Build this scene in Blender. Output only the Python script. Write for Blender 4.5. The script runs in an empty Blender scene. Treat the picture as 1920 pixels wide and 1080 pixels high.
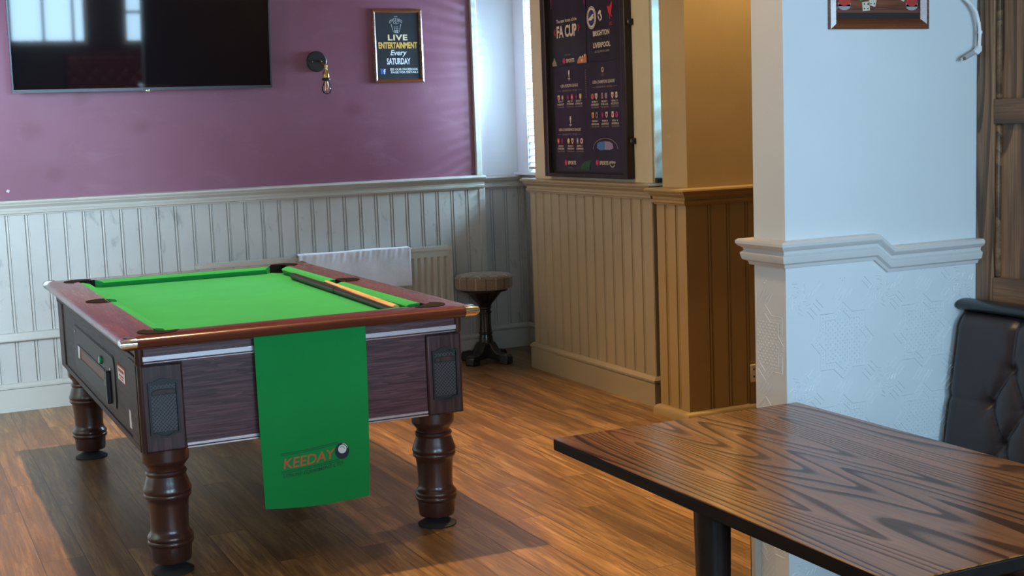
import bpy, bmesh, math, random
from math import sin, cos, pi, sqrt, radians
from mathutils import Vector, Matrix
random.seed(7)
S = bpy.context.scene
COL = S.collection

# ------------------------------------------------------------------ camera
yaw, pitch, roll = .441961246, .120691884, -.0368052112
fw = Vector((sin(yaw)*cos(pitch), cos(yaw)*cos(pitch), -sin(pitch)))
rt = Vector((cos(yaw), -sin(yaw), 0)); up = rt.cross(fw)
r2 = cos(roll)*rt + sin(roll)*up; u2 = -sin(roll)*rt + cos(roll)*up
cd = bpy.data.cameras.new('camera'); cam = bpy.data.objects.new('camera', cd); COL.objects.link(cam)
cd.sensor_fit = 'HORIZONTAL'; cd.sensor_width = 36; cd.lens = 36*2504.643/1920
cd.clip_start = .05; cd.clip_end = 100
mw = Matrix((r2, u2, -fw)).transposed().to_4x4(); mw.translation = (0, 0, 1.52)
cam.matrix_world = mw
S.camera = cam

# ------------------------------------------------------------------ view, world, lights
vs = S.view_settings
vs.view_transform = 'Standard'; vs.look = 'None'; vs.exposure = 0.0; vs.gamma = 1; vs.use_curve_mapping = False
W = bpy.data.worlds.new('sky'); S.world = W; W.use_nodes = True
bg = W.node_tree.nodes['Background']; bg.inputs[0].default_value = (.55, .78, 1, 1); bg.inputs[1].default_value = .75

COOL = (.47, .755, 1.0)
SKYBLUE = (.38, .76, 1.0)
WARM = (1.0, .64, .28)
def area(name, loc, target, sx, sy, power, color):
    l = bpy.data.lights.new(name, 'AREA'); l.shape = 'RECTANGLE'; l.size = sx; l.size_y = sy
    l.energy = power; l.color = color
    o = bpy.data.objects.new(name, l); COL.objects.link(o); o.location = loc
    o.rotation_euler = (Vector(target)-Vector(loc)).to_track_quat('-Z', 'Y').to_euler()
    return o
def spot(name, loc, target, power, color, angle=120, blend=.4, rad=.06):
    l = bpy.data.lights.new(name, 'SPOT'); l.energy = power; l.color = color
    l.spot_size = radians(angle); l.spot_blend = blend; l.shadow_soft_size = rad
    o = bpy.data.objects.new(name, l); COL.objects.link(o); o.location = loc
    o.rotation_euler = (Vector(target)-Vector(loc)).to_track_quat('-Z', 'Y').to_euler()
    return o
def point(name, loc, power, color, rad=.04):
    l = bpy.data.lights.new(name, 'POINT'); l.energy = power; l.color = color; l.shadow_soft_size = rad
    o = bpy.data.objects.new(name, l); COL.objects.link(o); o.location = loc
    return o
# daylight through the rear and right hand windows, plus added fills
area('added rear fill', (.2, -1.72, 1.85), (.2, 5, 1.6), 1.5, 1.6, 115, COOL)  # added fill behind an extra rear window, lights the back wall
area('daylight rear b', (2.08, -1.72, 1.85), (2.08, 5, 1.6), .95, 1.6, 135, COOL)
area('added left fill', (-1.42, 4.25, 1.85), (-1.0, 8, 1.6), 1.15, 1.6, 560, (.53, .77, 1.0))  # added fill for the left of the back wall, out of view
area('daylight rear c', (3.22, -1.72, 1.85), (3.22, 5, 1.6), .5, 1.6, 60, COOL)
area('daylight right a', (5.0, 7.72, 1.95), (3.0, 7.9, 1.8), .5, .5, 200, (.45, .70, 1.0))
area('daylight right low', (4.80, 7.20, 1.9), (3.75, 8.2, 1.8), .3, .07, 170, SKYBLUE)
area('daylight right b', (4.6, 5.86, 1.95), (3.6, 5.95, 1.8), .2, .05, 70, SKYBLUE)
# lamps of the room, then two added fill spots
spot('ceiling lamp over pool table', (1.475, 5.93, 4.7), (1.58, 5.45, 0), 1150, WARM, 66, .75, .045)
point('lamp above pillar', (4.02, 5.40, 3.15), 190, (1.0, .70, .34), .05)
spot('lamp towards pier', (-.9, 6.3, 3.1), (3.7, 6.2, 1.6), 250, (1.0, .68, .33), 44, .7, .08)
spot('added table fill', (1.3, 3.13, 3.3), (1.95, 2.75, .5), 70, WARM, 88, .7, .1)  # added fill, placed to brighten the panelling and table but not the nib front
spot('added bench fill', (2.5, .9, 3.4), (2.9, -1.3, .7), 600, WARM, 50, .6, .1)  # added fill, brightens the bench for its reflection in the television

# ------------------------------------------------------------------ materials
def M(name, color=(.5, .5, .5), rough=.5, metal=0, spec=.5, coat=0, sheen=0):
    m = bpy.data.materials.new(name); m.use_nodes = True
    b = m.node_tree.nodes['Principled BSDF']
    b.inputs['Base Color'].default_value = (*color, 1); b.inputs['Roughness'].default_value = rough
    b.inputs['Metallic'].default_value = metal; b.inputs['Specular IOR Level'].default_value = spec
    b.inputs['Coat Weight'].default_value = coat; b.inputs['Coat Roughness'].default_value = .12
    b.inputs['Sheen Weight'].default_value = sheen
    return m
class N:
    def __init__(s, m): s.m = m; s.t = m.node_tree; s.b = s.t.nodes['Principled BSDF']
    def n(s, typ, **k):
        nd = s.t.nodes.new('ShaderNode'+typ)
        for a, v in k.items(): setattr(nd, a, v)
        return nd
    def l(s, a, b): s.t.links.new(a, b)
    def coords(s, scale=(1, 1, 1), rot=(0, 0, 0), loc=(0, 0, 0)):
        tc = s.n('TexCoord'); mp = s.n('Mapping')
        mp.inputs['Scale'].default_value = scale; mp.inputs['Rotation'].default_value = rot; mp.inputs['Location'].default_value = loc
        s.l(tc.outputs['Object'], mp.inputs['Vector']); return mp.outputs[0]
    def noise(s, vec, scale=5, detail=3, rough=.5, dist=0):
        nd = s.n('TexNoise'); s.l(vec, nd.inputs['Vector'])
        nd.inputs['Scale'].default_value = scale; nd.inputs['Detail'].default_value = detail
        nd.inputs['Roughness'].default_value = rough; nd.inputs['Distortion'].default_value = dist
        return nd.outputs['Fac']
    def math(s, op, a, b=None, c=None):
        nd = s.n('Math', operation=op)
        for i, v in enumerate((a, b, c)):
            if v is None: continue
            if isinstance(v, (int, float)): nd.inputs[i].default_value = v
            else: s.l(v, nd.inputs[i])
        return nd.outputs[0]
    def ramp(s, fac, stops, interp='LINEAR'):
        nd = s.n('ValToRGB'); e = nd.color_ramp.elements; nd.color_ramp.interpolation = interp
        while len(e) < len(stops): e.new(.5)
        for el, (p, c) in zip(e, stops):
            el.position = p; el.color = (*c, 1) if len(c) == 3 else c
        s.l(fac, nd.inputs[0]); return nd.outputs[0]
    def mix(s, fac, a, b, mode='MIX'):
        nd = s.n('Mix', data_type='RGBA', blend_type=mode)
        for i, v in ((0, fac), (6, a), (7, b)):
            if isinstance(v, (int, float)): nd.inputs[i].default_value = v
            elif isinstance(v, tuple): nd.inputs[i].default_value = (*v, 1)
            else: s.l(v, nd.inputs[i])
        return nd.outputs[2]
    def bump(s, h, strength=.2, dist=.01):
        nd = s.n('Bump'); nd.inputs['Strength'].default_value = strength; nd.inputs['Distance'].default_value = dist
        s.l(h, nd.inputs['Height']); s.l(nd.outputs[0], s.b.inputs['Normal'])
    def col(s, c): s.l(c, s.b.inputs['Base Color'])
    def rough(s, r): s.l(r, s.b.inputs['Roughness'])

def paint(name, c, rough=.45, var=.06, bump=.06, scale=2.2, spec=.5, dirt=0):
    m = M(name, c, rough, spec=spec); n = N(m); v = n.coords()
    f = n.noise(v, scale, 4)
    d = tuple(x*(1-var*2) for x in c); l = tuple(min(1, x*(1+var)) for x in c)
    cc = n.ramp(f, [(.3, d), (.7, l)])
    if dirt: cc = n.mix(n.math('MULTIPLY', n.ramp(n.noise(n.coords((1, 1, .55)), 11, 6, .62, .6), [(.60, (0, 0, 0)), (.70, (1, 1, 1))]), dirt), cc, tuple(x*.42 for x in c))
    n.col(cc)
    n.bump(n.noise(v, 160, 2), bump, .004)
    return m
def wood(name, dark, mid, light, axis='y', freq=16, across=3.2, along=.42, rough=.35, coat=0, spec=.5, fine=.35, lines=.55, dk=.10, dist=.35, lr=0):
    m = M(name, mid, rough, coat=coat, spec=spec); n = N(m)
    sc = [across]*3; sc['xyz'.index(axis)] = along
    v = n.coords(tuple(sc))
    base = n.noise(v, 1.0, 2.0, .45, dist)
    ring = n.math('FRACT', n.math('MULTIPLY', base, freq))
    sc2 = [150]*3; sc2['xyz'.index(axis)] = 5
    pores = n.noise(n.coords(tuple(sc2)), 1, 3, .6)
    sc3 = [9]*3; sc3['xyz'.index(axis)] = .8
    big = n.noise(n.coords(tuple(sc3)), 1, 2)
    c1 = n.ramp(ring, [(0, dark), (dk, dark), (lines, mid), (.93, light), (1, dark)])
    c2 = n.mix(.35, c1, n.ramp(big, [(.3, dark), (.7, light)]))
    c3 = n.mix(n.math('MULTIPLY', n.ramp(pores, [(.42, (1, 1, 1)), (.55, (0, 0, 0))]), fine), c2, dark)
    n.col(c3)
    n.bump(n.math('ADD', ring, n.math('MULTIPLY', pores, .7)), .06, .003)
    rr = n.math('ADD', n.math('MULTIPLY', pores, .18), rough-.08)
    n.rough(rr)
    if lr: n.l(n.math('SUBTRACT', spec, n.math('MULTIPLY', n.ramp(ring, [(0, (1, 1, 1)), (dk, (1, 1, 1)), (lines, (0, 0, 0)), (.95, (0, 0, 0)), (1, (1, 1, 1))]), lr)), n.b.inputs['Specular IOR Level'])
    return m

m_cream = paint('stone eggshell paint', (.45, .42, .375), .38, .05, dirt=.55)
m_trim = paint('stone gloss paint', (.47, .435, .375), .28, .03)
m_pillar = paint('tan paint', (.46, .335, .165), .45, .05)
m_pillar_panel = paint('tan gloss paint', (.31, .215, .092), .36, .04)
m_pier_panel = paint('shaded stone gloss paint', (.325, .26, .165), .34, .05)  # stone paint darkened in the colour to stand in for dim light
m_pier = paint('pale cream wall paint', (.60, .51, .36), .5, .05)
m_white = paint('white wall paint', (.72, .74, .75), .42, .02)
m_whitetrim = paint('off white gloss paint', (.66, .64, .62), .25, .02)
m_ceil = paint('ceiling paint', (.62, .58, .52), .7)
m_dark_wall = paint('dark wall paint', (.10, .075, .06), .6)

def burgundy():
    m = M('burgundy wall paint', (.2, .05, .08), .36); n = N(m); v = n.coords()
    big = n.noise(v, 1.1, 3, .55)
    c = n.ramp(big, [(.3, (.180, .056, .086)), (.72, (.235, .086, .130))])
    tc = n.n('TexCoord'); sp = n.n('SeparateXYZ'); n.l(tc.outputs['Object'], sp.inputs[0])
    for sx, sz, rr in ((.842, 1.591, .060), (1.441, 1.588, .055), (1.12, 1.77, .05), (.95, 1.34, .05), (2.76, 1.66, .06)):
        dx = n.math('MULTIPLY', n.math('SUBTRACT', sp.outputs[0], sx-.7585), .75); dz = n.math('SUBTRACT', sp.outputs[2], sz)
        dd = n.math('SQRT', n.math('ADD', n.math('MULTIPLY', dx, dx), n.math('MULTIPLY', dz, dz)))
        dd = n.math('ADD', dd, n.math('MULTIPLY', n.math('SUBTRACT', n.noise(v, 14, 3), .5), .05))
        c = n.mix(n.math('MULTIPLY', n.ramp(dd, [(rr*.35, (1, 1, 1)), (rr, (0, 0, 0))]), .38), c, (.13, .026, .036))
    sm = n.noise(n.coords((1, 1, 2.2), loc=(3, 0, 1)), 3.4, 5, .65, .4)
    c = n.mix(n.math('MULTIPLY', n.ramp(sm, [(.56, (0, 0, 0)), (.75, (1, 1, 1))]), .22), c, (.30, .17, .21))
    n.col(c)
    n.rough(n.math('ADD', n.math('MULTIPLY', sm, .25), .26))
    n.bump(n.noise(v, 120, 2), .08, .004)
    return m
m_purple = burgundy()
m_scuff = M('dark scuff', (.12, .03, .045), .6)
m_chip = M('bare plaster chip', (.55, .42, .45), .6)

def floor_mat():
    m = M('oak plank floor', (.4, .2, .08), .3); n = N(m)
    tc = n.n('TexCoord'); mp = n.n('Mapping'); mp.inputs['Rotation'].default_value = (0, 0, radians(90))
    n.l(tc.outputs['Object'], mp.inputs['Vector'])
    br = n.n('TexBrick'); br.offset = .37; br.offset_frequency = 2; br.squash = 1
    n.l(mp.outputs[0], br.inputs['Vector'])
    br.inputs['Color1'].default_value = (0, 0, 0, 1); br.inputs['Color2'].default_value = (1, 1, 1, 1); br.inputs['Mortar'].default_value = (.5, .5, .5, 1)
    br.inputs['Scale'].default_value = 1; br.inputs['Mortar Size'].default_value = .0024; br.inputs['Mortar Smooth'].default_value = .4
    br.inputs['Brick Width'].default_value = 1.22; br.inputs['Row Height'].default_value = .152; br.inputs['Bias'].default_value = 0
    tone = br.outputs['Color']
    # grain, shifted per plank
    vm = n.n('VectorMath', operation='MULTIPLY_ADD'); n.l(tone, vm.inputs[0]); vm.inputs[1].default_value = (7, 13, 3)
    n.l(tc.outputs['Object'], vm.inputs[2])
    mp2 = n.n('Mapping'); mp2.inputs['Scale'].default_value = (13, .8, 1); n.l(vm.outputs[0], mp2.inputs['Vector'])
    g = n.noise(mp2.outputs[0], 1.0, 3, .5, .5)
    ring = n.math('FRACT', n.math('MULTIPLY', g, 12))
    mp3 = n.n('Mapping'); mp3.inputs['Scale'].default_value = (110, 4, 1); n.l(vm.outputs[0], mp3.inputs['Vector'])
    fine = n.noise(mp3.outputs[0], 1, 4, .6)
    c = n.ramp(g, [(.25, (.085, .044, .018)), (.47, (.27, .146, .058)), (.72, (.43, .255, .108))])
    c = n.mix(n.math('MULTIPLY', n.ramp(ring, [(0, (1, 1, 1)), (.16, (.3, .3, .3)), (.5, (0, 0, 0))]), .6), c, (.095, .046, .018))
    c = n.mix(n.math('MULTIPLY', n.ramp(fine, [(.4, (1, 1, 1)), (.58, (0, 0, 0))]), .6), c, (.11, .054, .022))
    mp4 = n.n('Mapping'); mp4.inputs['Scale'].default_value = (42, 2.6, 1); n.l(vm.outputs[0], mp4.inputs['Vector'])
    st = n.noise(mp4.outputs[0], 1, 5, .65, .6)
    c = n.mix(n.math('MULTIPLY', n.ramp(st, [(.40, (1, 1, 1)), (.52, (0, 0, 0))]), .6), c, (.10, .048, .019))
    c = n.mix(n.math('MULTIPLY', n.ramp(st, [(.58, (0, 0, 0)), (.72, (1, 1, 1))]), .35), c, (.50, .31, .14))
    c = n.mix(.6, c, n.ramp(tone, [(0, (.55, .55, .56)), (1, (1.35, 1.3, 1.2))]), 'MULTIPLY')
    c = n.mix(n.math('MULTIPLY', br.outputs['Fac'], .85), c, (.05, .022, .01))
    n.col(c)
    n.rough(n.math('ADD', n.math('MULTIPLY', fine, .25), .22))
    n.bump(n.math('SUBTRACT', fine, n.math('MULTIPLY', br.outputs['Fac'], 3)), .12, .002)
    return m
m_floor = floor_mat()

m_tabletop = wood('brown stained ash', (.034, .013, .006), (.31, .114, .036), (.40, .158, .052), 'y', 42, 3.0, .30, .20, coat=.0, fine=.2, lr=.5, spec=.65, lines=.36, dk=.16, dist=.15)
m_tableedge = wood('dark stained edge', (.006, .004, .003), (.010, .006, .004), (.013, .008, .005), 'y', 9, rough=.55, spec=.2)
m_tableleg = M('black lacquer leg', (.018, .011, .010), .3)
m_panel_v = wood('brown oak panelling', (.040, .020, .010), (.24, .130, .066), (.33, .190, .10), 'z', 22, 3.4, .34, .42, dk=.2, lines=.4)
m_panel_h = wood('brown oak rail', (.040, .020, .010), (.20, .105, .05), (.28, .155, .08), 'y', 14, 3.4, .34, .4)
m_lam = wood('mahogany laminate', (.040, .014, .018), (.105, .040, .048), (.15, .064, .074), 'x', 6, 46, 2.6, .34, fine=.6, lines=.5)
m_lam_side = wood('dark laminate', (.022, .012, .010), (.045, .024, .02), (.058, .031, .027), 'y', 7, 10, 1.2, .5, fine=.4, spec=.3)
m_lam_v = wood('dark moulded mahogany', (.022, .009, .010), (.060, .026, .028), (.085, .038, .042), 'z', 7, 12, 1, .34, fine=.5)
m_rail = wood('polished mahogany rail', (.055, .014, .010), (.10, .024, .016), (.125, .033, .021), 'y', 5, 5, .6, .28, coat=.3, fine=.15)
m_rail_x = wood('polished mahogany end rail', (.055, .014, .010), (.10, .024, .016), (.125, .033, .021), 'x', 5, 5, .6, .2, coat=.6, fine=.15)
m_leg = M('polished mahogany leg', (.046, .0165, .0135), .28, coat=.35)
m_chrome = M('brushed chrome', (.78, .74, .68), .16, 1)
m_alu = M('satin aluminium strip', (.62, .58, .62), .32, .85)
m_brass = M('aged brass', (.62, .40, .15), .25, 1)
m_black = M('black plastic', (.012, .012, .013), .38)
m_blackrough = M('black rubber', (.014, .014, .015), .7)
m_pocket = M('black pocket leather', (.005, .005, .005), .75, spec=.12)
m_lattice = M('pewter lattice', (.16, .15, .16), .28, .5)
m_plate = M('dark grey steel plate', (.060, .054, .050), .5, .2, spec=.3)
m_slotin = M('brown slot lining', (.16, .07, .035), .5)
m_greenbtn = M('green plastic button', (.01, .30, .14), .2, coat=.5)
def felt(name, c, c2):
    m = M(name, c, .95, spec=.05, sheen=.08); n = N(m); v = n.coords()
    n.col(n.ramp(n.noise(v, 3.0, 5, .6), [(.3, c), (.7, c2)]))
    n.bump(n.noise(v, 900, 2), .15, .001)
    return m
m_felt = felt('green baize', (.019, .250, .066), (.024, .29, .078))
m_banner = felt('green polyester cloth', (.012, .26, .06), (.015, .285, .068))
m_ink_dark = M('dark green ink', (.010, .055, .035), .7)
m_ink_black = M('navy black ink', (.012, .018, .03), .6)
m_ink_red = M('faded red ink', (.50, .115, .045), .7)
m_ink_white = M('white ink', (.72, .78, .76), .7)
m_tv = M('television glass', (.004, .004, .006), .035, spec=.55)
m_tvframe = M('television bezel', (.10, .10, .11), .3, .7)
m_tvback = M('television black', (.006, .006, .007), .4)
m_tweed = M('brown check tweed', (.2, .15, .1), .9, spec=.2, sheen=.3)
def tweed():
    n = N(m_tweed); tc = n.n('TexCoord'); sp = n.n('SeparateXYZ'); n.l(tc.outputs['Object'], sp.inputs[0])
    ang = n.math('MULTIPLY', n.math('ARCTAN2', sp.outputs[1], sp.outputs[0]), 18/(2*pi)*1.0)
    def lines(val, w): return n.math('LESS_THAN', n.math('ABSOLUTE', n.math('SUBTRACT', n.math('FRACT', val), .5)), w)
    fx = lines(n.math('MULTIPLY', sp.outputs[0], 16), .05); fy = lines(n.math('MULTIPLY', sp.outputs[1], 16), .05)
    top = n.math('MAXIMUM', fx, fy); side = lines(ang, .045)
    ontop = n.math('GREATER_THAN', sp.outputs[2], .566)
    ln = n.math('ADD', n.math('MULTIPLY', top, ontop), n.math('MULTIPLY', side, n.math('SUBTRACT', 1, ontop)))
    w = n.noise(n.coords((220, 220, 220)), 1, 2)
    c = n.ramp(w, [(.3, (.16, .105, .064)), (.7, (.27, .185, .115))])
    par = n.math('GREATER_THAN', n.math('FRACT', n.math('MULTIPLY', ang, .5)), .5)
    n.col(n.mix(n.math('MULTIPLY', ln, .75), c, n.ramp(par, [(0, (.05, .03, .02)), (1, (.55, .38, .26))], 'CONSTANT')))
    n.bump(w, .3, .002)
tweed()
m_stoolblack = M('black painted wood', (.010, .009, .009), .25, coat=.3)
m_rad = paint('radiator stone paint', (.47, .43, .35), .35, .02, .02)
def towel():
    m = M('white towel', (.68, .68, .70), .95, spec=.1, sheen=.4); n = N(m); v = n.coords()
    n.col(n.ramp(n.noise(v, 7, 3), [(.3, (.58, .57, .58)), (.6, (.72, .72, .75))]))
    n.bump(n.noise(v, 260, 3), .4, .003); return m
m_towel = towel()
def leather(name, c):
    m = M(name, c, .34, spec=.5); n = N(m); v = n.coords()
    vo = n.n('TexVoronoi'); n.l(v, vo.inputs['Vector']); vo.inputs['Scale'].default_value = 260
    n.bump(vo.outputs['Distance'], .10, .0015)
    n.rough(n.math('ADD', n.math('MULTIPLY', n.noise(v, 9, 3), .2), .24)); return m
m_leather = leather('dark brown leather', (.032, .023, .025))
m_roll = leather('black vinyl roll', (.018, .022, .028))
m_redleather = leather('oxblood leather', (.22, .05, .045))
m_socket = M('cream plastic', (.66, .56, .40), .35)
m_whiteplastic = M('white plastic', (.82, .83, .84), .35)
m_frame_wood = wood('cherry wood frame', (.10, .026, .010), (.20, .062, .026), (.26, .085, .036), 'x', 5, 7, .8, .25, coat=.4)
m_case = wood('dark brown case', (.010, .004, .003), (.022, .009, .006), (.028, .011, .008), 'z', 6, 7, .8, .4)
m_poster_navy = M('charcoal print', (.022, .026, .034), .35, coat=.3)
m_text_cream = M('cream print', (.80, .66, .42), .5)
m_text_gold = M('gold print', (.80, .46, .10), .5)
m_text_white = M('white print', (.74, .76, .78), .5)
m_text_grey = M('grey print', (.38, .38, .40), .5)
m_blue = M('blue print', (.03, .12, .42), .5)
m_p_dark = M('black purple poster', (.009, .007, .012), .35, coat=.2)
m_p_plum = M('plum poster', (.016, .009, .020), .35, coat=.2)
m_p_txt = M('poster cream print', (.62, .52, .44), .6)
m_p_dim = M('poster dim print', (.26, .21, .19), .6)
m_p_red = M('poster red print', (.55, .015, .03), .5)
m_p_pink = M('poster pink print', (.58, .03, .12), .5)
m_p_blue = M('poster navy print', (.022, .028, .13), .5)
m_p_sky = M('poster blue print', (.05, .17, .42), .5)
m_p_mauve = M('poster mauve print', (.28, .22, .34), .5)
m_p_green = M('poster green print', (.03, .16, .08), .5)
m_p_dgreen = M('poster dark green print', (.012, .045, .028), .5)
m_p_gold = M('poster gold print', (.55, .38, .08), .5)
m_p_orange = M('poster orange print', (.50, .17, .07), .5)
m_p_magenta = M('poster magenta print', (.16, .015, .13), .5)
m_blind = M('shaded white slat', (.40, .42, .43), .45)  # white slats, backlit shade put into the colour
m_cord = M('grey blind cord', (.16, .17, .18), .7)
m_frame_white = paint('white window frame', (.74, .75, .75), .35, .02)
def glass(name, tint=(1, 1, 1), ior=1.45):
    m = bpy.data.materials.new(name); m.use_nodes = True; t = m.node_tree; t.nodes.clear()
    o = t.nodes.new('ShaderNodeOutputMaterial'); mx = t.nodes.new('ShaderNodeMixShader')
    a = t.nodes.new('ShaderNodeBsdfTransparent'); b = t.nodes.new('ShaderNodeBsdfGlossy')
    a.inputs[0].default_value = (*tint, 1); b.inputs['Roughness'].default_value = .03
    fr = t.nodes.new('ShaderNodeFresnel'); fr.inputs[0].default_value = ior
    t.links.new(fr.outputs[0], mx.inputs[0]); t.links.new(a.outputs[0], mx.inputs[1]); t.links.new(b.outputs[0], mx.inputs[2])
    t.links.new(mx.outputs[0], o.inputs[0]); return m
m_glass = glass('window glass')
m_bulbglass = glass('bulb glass', (.97, .96, .93), ior=1.35)
m_filament = M('unlit filament', (.75, .42, .16), .3, .5)

# ------------------------------------------------------------------ mesh helpers
ORG = {}
class MB:
    def __init__(s): s.v = []; s.f = []
    def add(s, vs, fs):
        o = len(s.v); s.v += [tuple(p) for p in vs]; s.f += [tuple(i+o for i in f) for f in fs]; return s
    def box(s, a, b):
        x0, y0, z0 = a; x1, y1, z1 = b
        x0, x1 = min(x0, x1), max(x0, x1); y0, y1 = min(y0, y1), max(y0, y1); z0, z1 = min(z0, z1), max(z0, z1)
        return s.add([(x0,y0,z0),(x1,y0,z0),(x1,y1,z0),(x0,y1,z0),(x0,y0,z1),(x1,y0,z1),(x1,y1,z1),(x0,y1,z1)],
              [(0,3,2,1),(4,5,6,7),(0,1,5,4),(1,2,6,5),(2,3,7,6),(3,0,4,7)])
    def lathe(s, prof, c, n=32, axis='z', mat=None):
        """prof: list of (radius, height) from bottom to top"""
        vs = []; fs = []
        for r, h in prof:
            for k in range(n):
                a = 2*pi*k/n; p = (r*cos(a), r*sin(a), h)
                if axis == 'x': p = (h, p[0], p[1])
                elif axis == 'y': p = (p[1], h, p[0])
                vs.append((c[0]+p[0], c[1]+p[1], c[2]+p[2]))
        for i in range(len(prof)-1):
            for k in range(n):
                a = i*n+k; b = i*n+(k+1) % n
                fs.append((a, b, b+n, a+n))
        fs.append(tuple(range(n))[::-1]); fs.append(tuple(range((len(prof)-1)*n, len(prof)*n)))
        return s.add(vs, fs)
    def tube(s, pts, r, n=10):
        pts = [Vector(p) for p in pts]; rs = r if isinstance(r, (list, tuple)) else [r]*len(pts)
        vs = []; fs = []; prev = None
        for i, p in enumerate(pts):
            t = (pts[min(i+1, len(pts)-1)]-pts[max(i-1, 0)]).normalized()
            if prev is None:
                a = t.orthogonal().normalized()
            else:
                a = (prev - t*prev.dot(t)).normalized()
            prev = a; b = t.cross(a)
            for k in range(n):
                q = 2*pi*k/n; vs.append(p+a*cos(q)*rs[i]+b*sin(q)*rs[i])
        for i in range(len(pts)-1):
            for k in range(n):
                x = i*n+k; y = i*n+(k+1) % n; fs.append((x, y, y+n, x+n))
        fs.append(tuple(range(n))[::-1]); fs.append(tuple(range((len(pts)-1)*n, len(pts)*n)))
        return s.add(vs, fs)
    def sweep(s, path, prof, start=None, end=None, closed=False):
        """path: (x,y[,dz]); prof: closed polygon of (out,z); outward = right hand side of travel"""
        P = [Vector(p[:2]) for p in path]; Z = [p[2] if len(p) > 2 else 0 for p in path]
        n = len(P); ms = []
        for i in range(n):
            d1 = (P[i]-P[i-1]).normalized() if i > 0 or closed else None
            d2 = (P[(i+1) % n]-P[i]).normalized() if i < n-1 or closed else None
            n1 = Vector((d1.y, -d1.x)) if d1 else None; n2 = Vector((d2.y, -d2.x)) if d2 else None
            if n1 and n2:
                m = n1+n2; m = m/ max(.2, m.dot(n1)) if m.length > 1e-6 else n1
            else: m = n1 or n2
            if i == 0 and start: m = Vector(start)
            if i == n-1 and end: m = Vector(end)
            ms.append(m)
        k = len(prof); vs = []; fs = []
        for i in range(n):
            for o, z in prof: q = P[i]+ms[i]*o; vs.append((q.x, q.y, z+Z[i]))
        for i in range(n if closed else n-1):
            for j in range(k):
                a = i*k+j; b = i*k+(j+1) % k; c = ((i+1) % n)*k+(j+1) % k; d = ((i+1) % n)*k+j
                fs.append((a, b, c, d))
        if not closed:
            fs.append(tuple(range(k))[::-1]); fs.append(tuple(range((n-1)*k, n*k)))
        return s.add(vs, fs)
    def prism(s, pts, fr, d0, d1):
        """polygon in frame fr(u,v,d) extruded from depth d0 to d1"""
        k = len(pts)
        vs = [fr(u, v, d0) for u, v in pts]+[fr(u, v, d1) for u, v in pts]
        fs = [tuple(range(k)), tuple(range(k, 2*k))[::-1]]+[(i, (i+1) % k, k+(i+1) % k, k+i) for i in range(k)]
        return s.add(vs, fs)
    def ring(s, outer, inner, fr, d0, d1):
        k = len(outer); vs = [fr(u, v, d) for d in (d0, d1) for pts in (outer, inner) for u, v in pts]; fs = []
        for i in range(k):
            j = (i+1) % k
            fs += [(i, j, k+j, k+i), (2*k+i, 3*k+i, 3*k+j, 2*k+j), (i, 2*k+i, 2*k+j, j), (k+i, k+j, 3*k+j, 3*k+i)]
        return s.add(vs, fs)
    def grid(s, fn, nu, nv, thick=None):
        """fn(i/nu, j/nv) -> point; thick: vector offset for a back face"""
        vs = [Vector(fn(i/nu, j/nv)) for j in range(nv+1) for i in range(nu+1)]; w = nu+1
        fs = [(j*w+i, j*w+i+1, (j+1)*w+i+1, (j+1)*w+i) for j in range(nv) for i in range(nu)]
        if thick is not None:
            o = len(vs); t = Vector(thick); vs += [p+t for p in vs]
            fs += [tuple(x+o for x in f)[::-1] for f in fs[:nu*nv]]
            edge = [i for i in range(nu+1)]+[(j+1)*w-1 for j in range(1, nv+1)]+[nv*w+i for i in range(nu-1, -1, -1)]+[j*w for j in range(nv-1, 0, -1)]
            for a, b in zip(edge, edge[1:]+edge[:1]): fs.append((b, a, a+o, b+o))
        return s.add(vs, fs)
    def build(s, name, mat, parent=None, smooth=35, bevel=0, fix=True):
        me = bpy.data.meshes.new(name)
        if parent is not None: org = ORG[parent]
        else:
            xs, ys, zs = zip(*s.v); org = Vector(((min(xs)+max(xs))/2, (min(ys)+max(ys))/2, min(zs)))
        me.from_pydata([tuple(Vector(p)-org) for p in s.v], [], s.f)
        bm = bmesh.new(); bm.from_mesh(me)
        if fix: bmesh.ops.recalc_face_normals(bm, faces=bm.faces)
        bm.to_mesh(me); bm.free()
        me.materials.append(mat)
        if smooth:
            me.shade_smooth(); me.set_sharp_from_angle(angle=radians(smooth))
        o = bpy.data.objects.new(name, me); COL.objects.link(o)
        if parent is not None: o.parent = parent
        else: o.location = org
        ORG[o] = org
        if bevel:
            b = o.modifiers.new('bevel', 'BEVEL'); b.width = bevel; b.segments = 2; b.limit_method = 'ANGLE'; b.angle_limit = radians(40)
        return o
def structure(o): o['kind'] = 'structure'; return o
def tag(o, label, cat, group=None):
    o['label'] = label; o['category'] = cat
    if group: o['group'] = group
    return o
def thing(name, loc, label, cat, group=None):
    o = bpy.data.objects.new(name, None); COL.objects.link(o); o.location = loc; o.empty_display_size = .1
    ORG[o] = Vector(loc); return tag(o, label, cat, group)
def box(name, a, b, mat, parent=None, bevel=0): return MB().box(a, b).build(name, mat, parent, bevel=bevel)

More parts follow.
